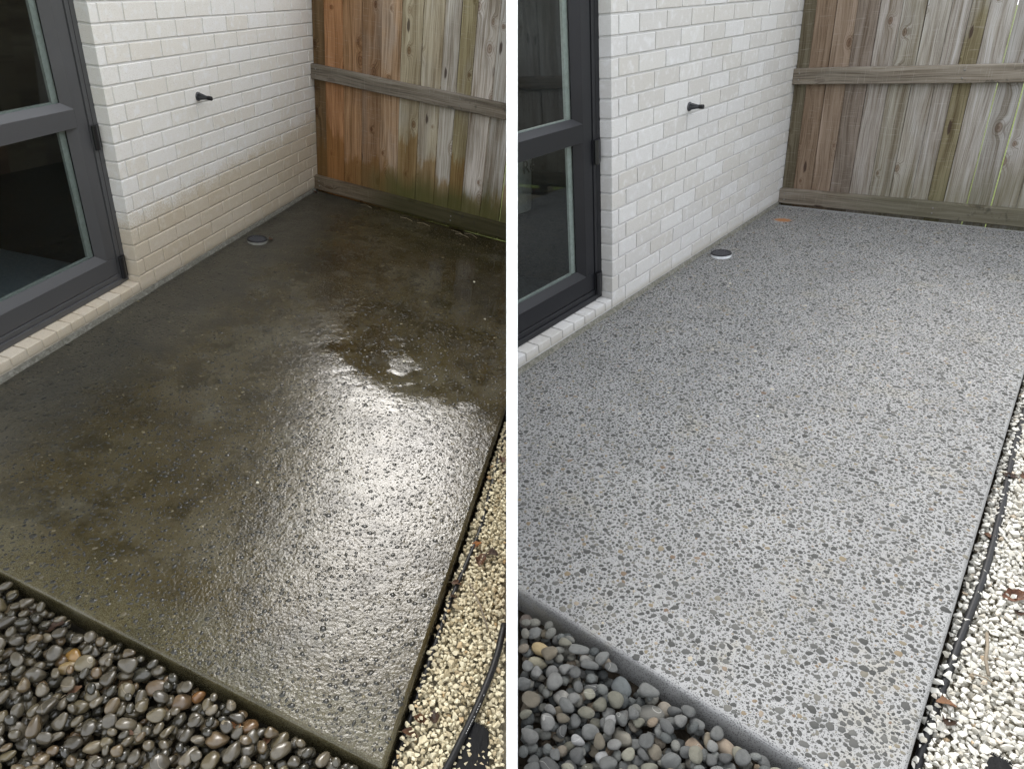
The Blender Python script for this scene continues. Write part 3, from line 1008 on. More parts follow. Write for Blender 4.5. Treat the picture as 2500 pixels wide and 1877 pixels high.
def build_patio(pl):
    wet = pl is WET
    pts = slab_outline(pl)
    bm = bmesh.new()
    top = [bm.verts.new((p.x, p.y, ZF)) for p in pts]
    bot = [bm.verts.new((p.x, p.y, ZG - 0.05)) for p in pts]
    tf = bm.faces.new(top)
    bm.faces.new(bot[::-1])
    for i in range(4):
        j = (i + 1) % 4
        bm.faces.new((bot[i], bot[j], top[j], top[i]))
    bm.edges.ensure_lookup_table()
    sel = [e for e in bm.edges if set(e.verts) in ({top[0], top[1]}, {top[1], top[2]}) or set(e.verts) == {top[1], bot[1]}]
    bmesh.ops.bevel(bm, geom=sel, offset=0.012, segments=3, affect='EDGES', profile=0.5)
    bmesh.ops.recalc_face_normals(bm, faces=bm.faces[:])
    me = mesh_bm('patio', bm, None)
    o = put('patio', me, pl)
    o['rootloc'] = [0, 0, 0]
    tag(o, 'dark wet mossy concrete patio slab, shining with rainwater' if wet else 'clean pale grey exposed aggregate concrete patio slab', kind='structure')
    smat = slab_wet_mat(o) if wet else slab_dry_mat(o)
    o.data.materials.clear()
    o.data.materials.append(smat)
    stm = slab_wet_mat(o, True) if wet else stone_dry_mat()
    # aggregate: flat stones standing a hair proud of the cement
    variants = []
    for q in range(16):
        m = 9
        asp = rng.uniform(0.45, 0.95)
        prof = []
        for a in range(m):
            th = 2 * math.pi * (a + rng.uniform(-.34, .34)) / m
            rd = rng.uniform(0.70, 1.18)
            prof.append((math.cos(th) * rd, asp * math.sin(th) * rd))
        variants.append(np.array(prof))
    area = 2.05 * 3.75
    cells = {}
    cs = 0.012
    placed = []
    r_all = np.exp(nrg.normal(math.log(0.0042), 0.48, 92000 if not wet else 42000))
    r_all = np.clip(r_all, 0.0024, 0.0140)
    r_all = np.sort(r_all)[::-1]
    for r in r_all:
        ok = False
        for _ in range(3):
            cx, cy = nrg.uniform(0.012, 2.038), nrg.uniform(-1.588, 2.14)
            p = pl.P(cx, cy)
            if not wet and ((cx - 0.205) / .075) ** 2 + ((cy - 1.832) / .05) ** 2 < 1: continue
            if mnoise.noise(Vector((cx * 7, cy * 7, 3.3))) + 0.5 * mnoise.noise(Vector((cx * 23, cy * 23, 8.3))) > nrg.uniform(0.45, 1.3): continue
            gi, gj = int(p.x / cs), int(p.y / cs)
            ok = True
            for di in (-1, 0, 1):
                for dj in (-1, 0, 1):
                    for (qx, qy, qr) in cells.get((gi + di, gj + dj), ()):
                        if (qx - p.x) ** 2 + (qy - p.y) ** 2 < (0.71 * (qr + r)) ** 2:
                            ok = False
                            break
                    if not ok: break
                if not ok: break
            if ok: break
        if not ok: continue
        if pl.dist(p) < r: continue
        cells.setdefault((gi, gj), []).append((p.x, p.y, r))
        placed.append((p.x, p.y, r, cx, cy))
    # the 300 nearest large ones are pieces of their own, the rest one mass
    camloc = pl.M.inverted() @ cam.location
    def shown(q): return q[2] / max(0.3, (Vector((q[0], q[1], ZF)) - camloc).length)
    placed.sort(key=shown, reverse=True)

    def drop(cx, cy, px, py):                       # follow the rounded edges
        z = ZF
        e = min(2.05 - cx, cy + 1.6)
        if e < 0.012: z -= 0.012 - math.sqrt(max(0.0, 0.012 ** 2 - (0.012 - e) ** 2))
        return z
    ms = []
    for v in variants:
        m = len(v)
        vs = [(x, y, -0.15) for x, y in v] + [(x * 0.8, y * 0.8, 0.07) for x, y in v]
        fs = [(i, (i + 1) % m, m + (i + 1) % m, m + i) for i in range(m)] + [tuple(range(m, 2 * m))]
        ms.append(mesh_from('aggregate_stone', vs, fs, stm, True))
    for q in placed[:300]:
        s = q[2]
        put('aggregate_stone', ms[rng.randrange(16)], pl, T(q[0], q[1], drop(q[3], q[4], q[0], q[1])) @ RZ(rng.uniform(0, 6.28)) @ Matrix.Diagonal((s, s, s * 0.9, 1)), o, clip=False)
    V, Fc = [], []
    base = 0
    rest = placed[300:]
    for q in rest:
        v = variants[rng.randrange(16)]
        m = len(v)
        a = rng.uniform(0, 6.28)
        ca, sa = math.cos(a), math.sin(a)
        z = drop(q[3], q[4], q[0], q[1])
        s = q[2]
        if s < 0.0042:                              # the small ones: a flat seven-cornered face
            for x, y in v[:7]:
                V.append((q[0] + 0.95 * s * (ca * x - sa * y), q[1] + 0.95 * s * (sa * x + ca * y), z + 0.0003))
            Fc.append(tuple(range(base, base + 7)))
            base += 7
            continue
        for x, y in v:
            V.append((q[0] + s * (ca * x - sa * y), q[1] + s * (sa * x + ca * y), z - 0.0008))
        for x, y in v:
            V.append((q[0] + 0.8 * s * (ca * x - sa * y), q[1] + 0.8 * s * (sa * x + ca * y), z + 0.07 * s))
        for i in range(m):
            j = (i + 1) % m
            Fc.append((base + i, base + j, base + m + j, base + m + i))
        Fc.append(tuple(range(base + m, base + 2 * m)))
        base += 2 * m
    ag = put('aggregate', mesh_from('aggregate', V, Fc, stm, True), pl, None, o, clip=False)
    ag['kind'] = 'stuff'
    return o


def hull_mesh(pts):
    bm = bmesh.new()
    vs = [bm.verts.new(p) for p in pts]
    r = bmesh.ops.convex_hull(bm, input=vs)
    dead = [e for e in r['geom_interior'] if isinstance(e, bmesh.types.BMVert)]
    if dead: bmesh.ops.delete(bm, geom=list(set(dead)), context='VERTS')
    bm.verts.ensure_lookup_table()
    bm.verts.index_update()
    v = np.array([tuple(q.co) for q in bm.verts])
    f = [tuple(q.index for q in fc.verts) for fc in bm.faces]
    bm.free()
    return v, f


class HeightMap:
    def __init__(self, x0, x1, y0, y1, cell, z):
        self.x0, self.y0, self.c = x0, y0, cell
        self.nx, self.ny = int((x1 - x0) / cell) + 1, int((y1 - y0) / cell) + 1
        self.h = np.full((self.nx, self.ny), z)

    def patch(self, x, y, a, b, yaw, c):
        r = max(a, b)
        i0, i1 = int((x - r - self.x0) / self.c), int((x + r - self.x0) / self.c) + 2
        j0, j1 = int((y - r - self.y0) / self.c), int((y + r - self.y0) / self.c) + 2
        if i0 < 0 or j0 < 0 or i1 > self.nx or j1 > self.ny: return None
        X = self.x0 + np.arange(i0, i1) * self.c - x
        Y = self.y0 + np.arange(j0, j1) * self.c - y
        X, Y = np.meshgrid(X, Y, indexing='ij')
        ca, sa = math.cos(yaw), math.sin(yaw)
        q = ((ca * X + sa * Y) / a) ** 2 + ((-sa * X + ca * Y) / b) ** 2
        m = q < 1
        if not m.any(): return None
        s = c * np.sqrt(np.clip(1 - q, 0, 1))
        return (slice(i0, i1), slice(j0, j1)), m, s

    def rest(self, x, y, a, b, yaw, c):
        p = self.patch(x, y, a, b, yaw, c)
        if p is None: return None
        sl, m, s = p
        return float((self.h[sl][m] + s[m]).max()), p

    def add(self, z, p):
        sl, m, s = p
        sub = self.h[sl]
        sub[m] = np.maximum(sub[m], z + s[m])


def pebble_shapes():
    out = []
    r2 = random.Random(3)
    for q in range(22):
        bm = bmesh.new()
        bmesh.ops.create_icosphere(bm, subdivisions=3, radius=1.0)
        e = r2.uniform(2.0, 2.7)
        o = Vector((r2.uniform(-9, 9), r2.uniform(-9, 9), r2.uniform(-9, 9)))
        tri = r2.uniform(0.0, 0.28)
        cut = [(Vector((r2.gauss(0, 1), r2.gauss(0, 1), r2.gauss(0, .8))).normalized(), r2.uniform(0.55, 0.86)) for _ in range(r2.randint(2, 6))]
        for v in bm.verts:
            d = v.co.normalized()
            rr = 1.0 / (abs(d.x) ** e + abs(d.y) ** e + abs(d.z) ** e) ** (1 / e)
            rr *= 1 + 0.16 * mnoise.noise(d * 1.3 + o) + 0.03 * mnoise.noise(d * 4.0 + o) + tri * 0.4 * math.cos(3 * math.atan2(d.y, d.x))
            for cn, cd in cut:
                k = d.dot(cn) * rr
                if k > cd: rr *= (cd + 0.12 * (k - cd)) / k
            v.co = d * rr
        bmesh.ops.smooth_vert(bm, verts=bm.verts[:], factor=0.5, use_axis_x=True, use_axis_y=True, use_axis_z=True)
        bmesh.ops.smooth_vert(bm, verts=bm.verts[:], factor=0.5, use_axis_x=True, use_axis_y=True, use_axis_z=True)
        out.append(bm)
    return out


PEB = {}
PEB_CLASSES = {
    'grey': [(0.120, 0.122, 0.116), (0.098, 0.100, 0.096), (0.150, 0.150, 0.142), (0.082, 0.083, 0.080)],
    'brown': [(0.148, 0.128, 0.094), (0.130, 0.114, 0.086), (0.162, 0.142, 0.108)],
    'olive': [(0.17, 0.165, 0.13), (0.145, 0.14, 0.11)],
    'pale': [(0.24, 0.235, 0.215), (0.21, 0.21, 0.205)],
}
pebble_pool = []


def build_pebbles(pl):
    wet = pl is WET
    key = pl.key
    if 'bm' not in PEB: PEB['bm'] = pebble_shapes()
    mat = pebble_mat('river_pebble_' + key, wet)
    meshes = []
    for bm in PEB['bm']:
        me = bpy.data.meshes.new('river_pebble')
        bm.to_mesh(me)
        me.polygons.foreach_set('use_smooth', [True] * len(me.polygons))
        me.materials.append(mat)
        meshes.append(me)
    corners = [pl.P(x, y) for x in (-0.1, 2.25) for y in (-2.6, -1.60)]
    x0, x1 = min(c.x for c in corners) - .1, max(c.x for c in corners) + .1
    y0, y1 = min(c.y for c in corners) - .1, max(c.y for c in corners) + .1
    hm = HeightMap(x0, x1, y0, y1, 0.004, ZG)
    rr = random.Random(21 if wet else 22)
    specials = ([(1.119, -1.693, .040, .026, 'ochre', (0.38, 0.25, 0.085)), (1.126, -1.728, .033, .024, 'cream', (0.36, 0.30, 0.18)), (1.475, -1.668, .042, .034, 'big', (0.17, 0.135, 0.105)),
                 (1.503, -1.637, .026, .024, 'orange', (0.24, 0.14, 0.07)), (1.613, -1.712, .045, .033, 'egg', (0.18, 0.15, 0.115)), (1.669, -1.643, .039, .032, 'rust', (0.19, 0.13, 0.085)),
                 (1.385, -1.669, .042, .034, 'tri', (0.15, 0.125, 0.10)), (1.325, -1.652, .043, .030, 'slate', (0.095, 0.105, 0.105)), (1.335, -1.86, .034, .028, 'white', (0.34, 0.33, 0.29))]
                if wet else
                [(1.12, -1.684, .042, .026, 'ochre', (0.34, 0.265, 0.145)), (1.139, -1.722, .035, .023, 'cream', (0.26, 0.24, 0.175)), (1.01, -1.634, .035, .030, 'corner', (0.155, 0.128, 0.108)),
                 (1.507, -1.642, .027, .025, 'tan', (0.175, 0.155, 0.125)), (1.622, -1.676, .033, .027, 'rust', (0.175, 0.135, 0.098)), (1.685, -1.642, .041, .031, 'honey', (0.195, 0.158, 0.118)),
                 (1.383, -1.655, .048, .034, 'slate', (0.105, 0.115, 0.115)), (1.484, -1.672, .046, .034, 'big', (0.15, 0.145, 0.128)), (1.263, -1.757, .028, .026, 'white', (0.32, 0.31, 0.28)),
                 (1.46, -1.75, .042, .026, 'oval', (0.185, 0.172, 0.14))])
    lab_wet = {'ochre': 'wet ochre yellow pebble, the brightest stone in the pebble bed by the dark patio', 'cream': 'wet cream oval pebble just below the ochre pebble by the dark patio',
               'big': 'large round brown pebble with a bright glint near the wet slab edge', 'orange': 'small round orange-brown pebble tucked against the wet slab edge',
               'egg': 'egg-shaped brown wet pebble near the bottom of the wet pebble bed', 'rust': 'square rusty brown wet pebble against the slab edge near the picture bottom',
               'tri': 'three-cornered brown wet pebble between the slate pebble and the large round one', 'slate': 'upright dark slate pebble leaning at the wet slab edge', 'white': 'rough pale pinkish stone low in the wet pebble bed'}
    lab_dry = {'ochre': 'dry yellow pebble, the brightest oval in the pebble bed by the pale patio', 'cream': 'dry cream-green oval pebble just below the yellow pebble by the pale patio',
               'corner': 'rounded brown pebble at the left end of the dry slab edge', 'tan': 'small round tan pebble tucked against the dry slab edge',
               'rust': 'rusty brown dry pebble beside the honey-coloured pebble', 'honey': 'large honey-coloured dry pebble against the slab edge near the picture bottom',
               'slate': 'large pointed dark grey pebble at the dry slab edge', 'big': 'large smooth grey-brown pebble left of the small tan pebble', 'white': 'rough off-white stone in the middle of the dry pebble bed',
               'oval': 'long oval buff pebble near the bottom of the dry pebble bed'}
    items = []
    def try_place(cx, cy, a, b, c, yaw, margin=0.0):
        p = pl.P(cx, cy)
        if pl.dist(p) < a * 0.68: return (p, None, None)
        return (p,) + tuple(hm.rest(p.x, p.y, a, b, yaw, c) or (None, None))
    # bottom layers
    n_total = 4600 if wet else 3000
    for i in range(n_total):
        big = rr.random()
        a = rr.uniform(0.0135, 0.0215) if big < 0.78 else rr.uniform(0.0215, 0.030)
        if i < 1500: a = rr.uniform(0.013, 0.020)
        b = a * rr.uniform(0.62, 0.92)
        c = a * rr.uniform(0.38, 0.60)
        best = None
        for _ in range(5):
            cx, cy = rr.uniform(0.2, 2.13), rr.uniform(-2.25, -1.612 - b * 0.9)
            if cx > 2.1: continue
            yaw = rr.uniform(0, math.pi)
            p, z, pt = try_place(cx, cy, a, b, c, yaw)
            if z is None: continue
            if best is None or z < best[1]: best = (p, z, pt, yaw, cx, cy)
        if best is None: continue
        p, z, pt, yaw, cx, cy = best
        if z - c > ZG + 0.075: continue
        skip = False
        for (sx_, sy_, sa, sb, _, _) in specials:
            if z > -0.100 and (cx - sx_) ** 2 + (cy - sy_) ** 2 < (0.62 * (sa * 0.74 + a)) ** 2: skip = True
        if skip: continue
        hm.add(z, pt)
        cls = rr.choices(['grey', 'brown', 'olive', 'pale'], [0.63, 0.14, 0.20, 0.03])[0]
        items.append([p, z - 0.002, a, b, c, yaw, rr.choice(PEB_CLASSES[cls]), cls, None])
    for (cx, cy, a, b, nm, col) in specials:
        a, b = a * 0.74, b * 0.74
        c = b * 0.72
        yaw = rr.uniform(-0.4, 0.8)
        p, z, pt = try_place(cx, cy, a, b, c, yaw)
        if z is None: continue
        z = min(z, -0.064)
        hm.add(z, pt)
        items.append([p, z - 0.002, a, b, c, yaw, col, 'special', (lab_wet if wet else lab_dry)[nm]])
    Mi = pl.M
    ci = cam.matrix_basis.inverted() if False else None
    for it in items:
        p, z, a, b = it[0], it[1], it[2], it[3]
        w = Mi @ Vector((p.x, p.y, z))
        cc = C2W.inverted() @ w
        u, v = 1600 * cc.x / cc.z, 1600 * cc.y / cc.z
        inside = abs(u) < 1290 and abs(v) < 975 and cc.z > 0
        top = hm.h[int((p.x - hm.x0) / hm.c), int((p.y - hm.y0) / hm.c)]
        buried = top - (z + it[4]) > 0.012
        it.append((0 if (not inside or buried) else a * b / cc.z ** 2) * (10 if it[7] == 'special' else 1))
    print('PEBBLES', pl.key, len(items), sum(1 for i in items if i[-1] > 0))
    pebble_pool.append((pl, items, meshes))


def flush_pebbles():
    al = []
    for pl, items, meshes in pebble_pool:
        for it in items: al.append((it[-1], pl.key, id(it)))
    al.sort(reverse=True)
    keep = {q[2] for q in al[:300] if q[0] > 0}
    names = {'grey': 'grey', 'brown': 'brown', 'olive': 'olive-grey', 'pale': 'pale'}
    for pl, items, meshes in pebble_pool:
        wet = pl is WET
        rr = random.Random(5)
        V, Fc = [], []
        lowbm = bmesh.new()
        bmesh.ops.create_icosphere(lowbm, subdivisions=2, radius=1.0)
        lv = np.array([tuple(v.co) for v in lowbm.verts])
        lf = [tuple(v.index for v in f.verts) for f in lowbm.faces]
        lowbm.free()
        lowbm = bmesh.new()
        bmesh.ops.create_icosphere(lowbm, subdivisions=1, radius=1.05)
        lv1 = np.array([tuple(v.co) for v in lowbm.verts])
        lf1 = [tuple(v.index for v in f.verts) for f in lowbm.faces]
        lowbm.free()
        for it in items:
            p, z, a, b, c, yaw, col, cls, lab = it[:9]
            tilt = Euler((rr.uniform(-0.32, 0.32), rr.uniform(-0.32, 0.32), yaw)).to_matrix().to_4x4()
            if id(it) in keep:
                o = put('river_pebble', meshes[rr.randrange(len(meshes))], pl, T(p.x, p.y, z) @ tilt @ Matrix.Diagonal((a * 1.04, b * 1.04, c * 1.05, 1)), None, clip=False)
                j = rr.uniform(0.82, 1.2)
                o.color = (col[0] * j, col[1] * j, col[2] * j, 1)
                grp = 'river pebbles in the ' + ('wet' if wet else 'dry') + ' bed'
                if not lab:
                    q = b / a
                    shape = 'long' if q < 0.70 else 'oval' if q < 0.82 else 'round'
                    size = 'large' if a > 0.023 else 'middling' if a > 0.018 else 'small'
                    shade = 'dark ' if sum(col) * j < 0.29 else 'light ' if sum(col) * j > 0.44 else ''
                    w_ = C2W.inverted() @ (pl.M @ Vector((p.x, p.y, z)))
                    u, v = 1250 + 1600 * w_.x / w_.z, 938 + 1600 * w_.y / w_.z
                    cy = (p.y - pl.kk * p.x / (1 + pl.sx)) / (1 + pl.sy)
                    row = 'against the slab edge' if cy > -1.68 else 'along the picture bottom' if v > 1740 else 'amid the bed'
                    lo, hi = (0, 760) if wet else (1265, 1880)
                    k = int(min(4, max(0, 5 * (u - lo) / (hi - lo))))
                    side = ['far left', 'left', 'centre', 'right', 'far right'][k]
                    lab = (size + ' ' + shade + names[cls] + ' ' + shape + (' wet' if wet else ' dry') + ' pebble ' + row + ', ' + side + ' of its bed')
                tag(o, lab, 'pebble', grp)
            else:
                m3 = np.array((tilt.to_3x3() @ Matrix.Diagonal((a, b, c))))
                vv_, ff_ = (lv, lf) if it[-1] > 0 else (lv1, lf1)
                w = vv_ @ m3.T + np.array((p.x, p.y, z))
                b0 = len(V)
                V.extend(w.tolist())
                Fc.extend([tuple(q + b0 for q in f) for f in ff_])
        o = put('pebble_fill', mesh_from('pebble_fill', V, Fc, pebble_mat('river_pebble_fill_' + pl.key, wet, True), True), pl, None, None, clip=False)
        tag(o, ('wet dark' if wet else 'dry grey') + ' river pebbles lying underneath and outside the counted ones', kind='stuff')


def build_gravel(pl):
    wet = pl is WET
    mat = gravel_mat('crushed_gravel_' + pl.key, *(((0.66, 0.60, 0.43), (0.57, 0.50, 0.34), (0.42, 0.35, 0.22)) if wet else ((0.64, 0.625, 0.57), (0.57, 0.55, 0.49), (0.43, 0.40, 0.335))))
    rr = np.random.default_rng(31 if wet else 32)
    shapes = []
    for q in range(40):
        pts = rr.normal(size=(11, 3))
        pts /= np.linalg.norm(pts, axis=1)[:, None] * rr.uniform(0.9, 1.25, (11, 1))
        pts *= np.array([1.0, rr.uniform(0.6, 0.95), rr.uniform(0.45, 0.8)])
        shapes.append(hull_mesh([tuple(p) for p in pts]))
    xe = 2.44 if wet else 2.52
    corners = [pl.P(x, y) for x in (2.0, xe) for y in (-2.3, 1.3)]
    hm = HeightMap(min(c.x for c in corners) - .1, max(c.x for c in corners) + .1, min(c.y for c in corners) - .1, max(c.y for c in corners) + .1, 0.003, ZG + 0.004)
    V, Fc = [], []
    cnt = 0
    n = 22000 if not wet else 20000
    for i in range(n):
        a = rr.uniform(0.0056, 0.0105) if rr.random() < 0.86 else rr.uniform(0.0105, 0.0150)
        b, c = a * 0.8, a * 0.6
        best = None
        for _ in range(3):
            cx = rr.uniform(2.062, xe)
            cy = rr.uniform(-1.78, 0.55)
            p = pl.P(cx, cy)
            if pl.dist(p) < 0.006: continue
            yaw = rr.uniform(0, 6.28)
            res = hm.rest(p.x, p.y, a, b, yaw, c)
            if res is None: continue
            if best is None or res[0] < best[0]: best = (res[0], res[1], cx, cy, p, yaw)
        if best is None: continue
        z, pt, cx, cy, p, yaw = best
        if z > ZG + 0.050: continue
        if cx < 2.105 and z > -0.082 and rr.random() < 0.7: continue
        hm.add(z - 0.001, pt)
        v, f = shapes[rr.integers(40)]
        e = Euler((rr.uniform(-0.6, 0.6), rr.uniform(-0.6, 0.6), yaw)).to_matrix()
        w = v @ (np.array(e) * a * 1.12).T + np.array((p.x, p.y, z))
        b0 = len(V)
        V.extend(w.tolist())
        Fc.extend([tuple(q + b0 for q in t) for t in f])
        cnt += 1
    q4 = [pl.P(2.06, -1.95), pl.P(xe + (0.3 if wet else 2.2), -1.95), pl.P(xe + (0.3 if wet else 2.2), 2.1), pl.P(2.06, 2.1)]
    bed = put('gravel_bed', mesh_from('gravel_bed', [(q.x, q.y, ZG + 0.011) for q in q4], [(0, 1, 2, 3)], soil_mat('stone_dust_' + pl.key, (0.12, 0.10, 0.065), (0.36, 0.33, 0.24))), pl)
    tag(bed, 'stone dust under the gravel of the ' + ('wet' if wet else 'dry') + ' patio', kind='structure')
    o = put('gravel', mesh_from('gravel', V, Fc, mat), pl, None, None, clip=False)
    tag(o, 'damp cream crushed stone gravel along the dark patio' if wet else 'dry white crushed stone gravel along the pale patio', kind='stuff')
    return hm


def build_soil(pl):
    wet = pl is WET
    q = [pl.P(-0.3, -3.6), pl.P(3.6, -3.6), pl.P(3.6, 2.35), pl.P(-0.3, 2.35)]
    bm = bmesh.new()
    n = 60
    grid = []
    for i in range(n + 1):
        row = []
        for j in range(n + 1):
            u, v = i / n, j / n
            p = q[0] * (1 - u) * (1 - v) + q[1] * u * (1 - v) + q[2] * u * v + q[3] * (1 - u) * v
            row.append(bm.verts.new((p.x, p.y, ZG + 0.006 * mnoise.noise(Vector((p.x * 14, p.y * 14, 1))) - (0.0 if 0.02 < u < 0.98 else 0.0))))
        grid.append(row)
    for i in range(n):
        for j in range(n):
            bm.faces.new((grid[i][j], grid[i + 1][j], grid[i + 1][j + 1], grid[i][j + 1]))
    o = put('soil_bed', mesh_bm('soil_bed', bm, M['soil_wet'] if wet else M['soil'], True), pl)
    tag(o, 'bare dark soil under the stones round the ' + ('wet' if wet else 'dry') + ' patio', kind='structure')
    a, b, c, d = pl.P(-0.5, 2.36, ZG - 0.01), pl.P(4.2, 2.36, ZG - 0.01), pl.P(4.2, 9.0, ZG - 0.01), pl.P(-0.5, 9.0, ZG - 0.01)
    o = put('lawn', mesh_from('lawn', [a, b, c, d], [(0, 1, 2, 3)], M['grass']), pl)
    if o: tag(o, 'lit lawn behind the fence of the ' + ('wet' if wet else 'dry') + ' patio, glimpsed through the gaps', kind='structure')


def build_drain(pl):
    wet = pl is WET
    p = pl.P(0.137, 1.0, 0)
    root = thing('floor_drain', pl, (p.x, p.y, ZF), 'round dark floor drain grate in a dirty rim on the wet patio' if wet else
                 'round dark floor drain grate in a clean white rim on the dry patio', 'drain', 'drains beside the wall')
    R_ = 0.064
    put('rim', lathe('rim', [(R_ - .006, -0.06), (R_ - .006, 0.016), (R_ - 0.001, 0.018), (R_, 0.014), (R_ + 0.001, -0.03)], M['pvc_wet'] if wet else M['pvc_dry'], 40), pl, T(p.x, p.y, ZF), root)
    g = put('grate', lathe('grate', [(R_ - .012, 0.012), (R_ - .012, 0.0225), (R_ - 0.002, 0.024), (R_ + 0.0008, 0.021), (R_ + 0.0008, 0.0165)], M['grate'], 40), pl, T(p.x, p.y, ZF), root)
    for d_ in (0, 1):
        for i in range(-2, 3):
            off = i * 0.0205
            h = math.sqrt(max(0, (R_ - .011) ** 2 - off ** 2))
            a = math.radians(22 + 62 * d_)
            bar = box('grate_bar', -h, h, -0.0016, 0.0016, 0.0135, 0.0215 - 0.0008 * d_, M['grate_bar'], 0.0006)
            put('grate_bar', bar, pl, T(p.x, p.y, ZF) @ RZ(a) @ T(0, off, 0), g)
    put('sump', lathe('sump', [(R_ - .0065, 0.006), (R_ - .0065, -0.05), (0.0, -0.05)], M['void'], 32), pl, T(p.x, p.y, ZF), root)


def build_tap(pl):
    wet = pl is WET
    p = pl.P(0, 0.716, 0.898)
    root = thing('wall_spigot', pl, (0, p.y, p.z), 'short black ribbed spigot on the brick wall above the ' + ('wet' if wet else 'dry') + ' patio', 'spigot', 'spigots on the brick walls')
    L = T(0, p.y, p.z) @ Matrix.Rotation(math.radians(90), 4, 'Y')
    put('flange', lathe('flange', [(0.0005, 0.010), (0.019, 0.0095), (0.0235, 0.006), (0.0245, 0.0), (0.022, -0.002)], M['tap'], 32), pl, L, root)
    body = put('body', lathe('body', [(0.015, 0.006), (0.0125, 0.025), (0.0105, 0.056), (0.0100, 0.058)], M['tap'], 24), pl, L, root)
    for a in range(4):
        q = [(0.0225, 0.008), (0.0120, 0.050), (0.0105, 0.056), (0.008, 0.03), (0.012, 0.008)]
        vs = [(r, -0.0014, z) for r, z in q] + [(r, 0.0014, z) for r, z in q]
        n = len(q)
        fs = [tuple(range(n)), tuple(range(2 * n - 1, n - 1, -1))] + [(i, n + i, n + (i + 1) % n, (i + 1) % n) for i in range(n)]
        put('rib', mesh_from('rib', vs, fs, M['tap']), pl, L @ RZ(math.radians(45 + 90 * a)), body)
    prof = [(0.0101, 0.0585)]
    for i in range(6):
        z = 0.060 + i * 0.0038
        prof += [(0.0118, z), (0.0106, z + 0.0019)]
    prof += [(0.0114, 0.084), (0.0095, 0.0855), (0.0004, 0.0858)]
    put('threaded_end', lathe('threaded_end', prof, M['black'], 24), pl, L, root)


def leaf(pl, x, y, z, size, label, col, name='fallen_leaf', seed=0):
    r2 = random.Random(seed)
    n, m = 9, 5
    verts, faces = [], []
    curl = r2.uniform(0.25, 0.75)
    tw = r2.uniform(-0.5, 0.5)
    for i in range(n):
        t = i / (n - 1)
        w = (math.sin(math.pi * (0.04 + 0.93 * t)) ** 0.8) * 0.42 * (1 + 0.15 * math.sin(t * 17 + seed))
        for j in range(m):
            s = (j / (m - 1) - 0.5) * 2
            zz = curl * 0.45 * (s * w) ** 2 / 0.18 + 0.16 * math.sin(t * 3.0 + seed) + tw * s * w * (t - .5) + 0.03 * math.sin(9 * t + 4 * s)
            verts.append(((t - 0.5) * size, s * w * size * 0.75, zz * size * 0.8))
    for i in range(n - 1):
        for j in range(m - 1):
            faces.append((i * m + j, i * m + j + 1, (i + 1) * m + j + 1, (i + 1) * m + j))
    bm = bmesh.new()
    vv = [bm.verts.new(v) for v in verts]
    for f in faces: bm.faces.new([vv[q] for q in f])
    bmesh.ops.solidify(bm, geom=bm.faces[:], thickness=0.0006)
    me = mesh_bm('fallen_leaf', bm, M['leaf'], True)
    p = pl.P(x, y, z)
    if pl.dist(p) < 0.012: return None
    root = put(name, me, pl, T(p) @ Euler((r2.uniform(-.35, .35), r2.uniform(-.35, .35), r2.uniform(0, 6.28))).to_matrix().to_4x4(), None)
    if root is None: return None
    root.color = (*col, 1)
    tag(root, label, 'leaf', 'fallen leaves round the ' + ('wet' if pl is WET else 'dry') + ' patio')
    st = tube('stalk', [(size * 0.47, 0, 0.02 * size), (size * 0.62, size * .04, .06 * size), (size * 0.8, size * .1, 0.02 * size)], 0.0007, M['straw'], 5)
    so = bpy.data.objects.new('stalk', st)
    COL.objects.link(so)
    so.parent = root
    return root


def twig(pl, pts, rad, label, mat, name='twig', cat='twig'):
    Q = [pl.P(*q) for q in pts]
    c = Q[0]
    me = tube(name, [q - c for q in Q], rad, mat, 6)
    o = put(name, me, pl, T(c), None)
    if o: tag(o, label, cat)
    return o


def chip(pl, x, y, s, label, seed):
    r2 = np.random.default_rng(seed)
    pts = r2.normal(size=(12, 3))
    pts /= np.linalg.norm(pts, axis=1)[:, None]
    v, f = hull_mesh([tuple(q) for q in pts * np.array((s, s * .8, s * .6))])
    p = pl.P(x, y, ZF + s * 0.45)
    o = put('stone_chip', mesh_from('stone_chip', v, f, M['chip']), pl, T(p) @ RZ(seed), None)
    if o: tag(o, label, 'stone chip', 'loose stone chips')


# ---------------------------------------------------------------- build both patios
for pl in (WET, DRY):
    build_soil(pl)
    build_patio(pl)
    build_house(pl)
    build_fence(pl)
    build_drain(pl)
    build_tap(pl)
    build_pebbles(pl)
    build_gravel(pl)
far_fence(DRY)
flush_pebbles()

# ---- black drip pipe lying in the joint between slab and gravel
def edging(pl, pts, r, label):
    Q = [pl.P(x, y, z) for x, y, z in pts]
    # smooth resample
    out = []
    for a, b in zip(Q[:-1], Q[1:]):
        for i in range(4): out.append(a.lerp(b, i / 4))
    out.append(Q[-1])
    o = put('drip_pipe', tube('drip_pipe', [q - Q[0] for q in out], r, M['black'], 10), pl, T(Q[0]), None)
    if o: tag(o, label, 'pipe', 'black pipes in the gravel')
    return o

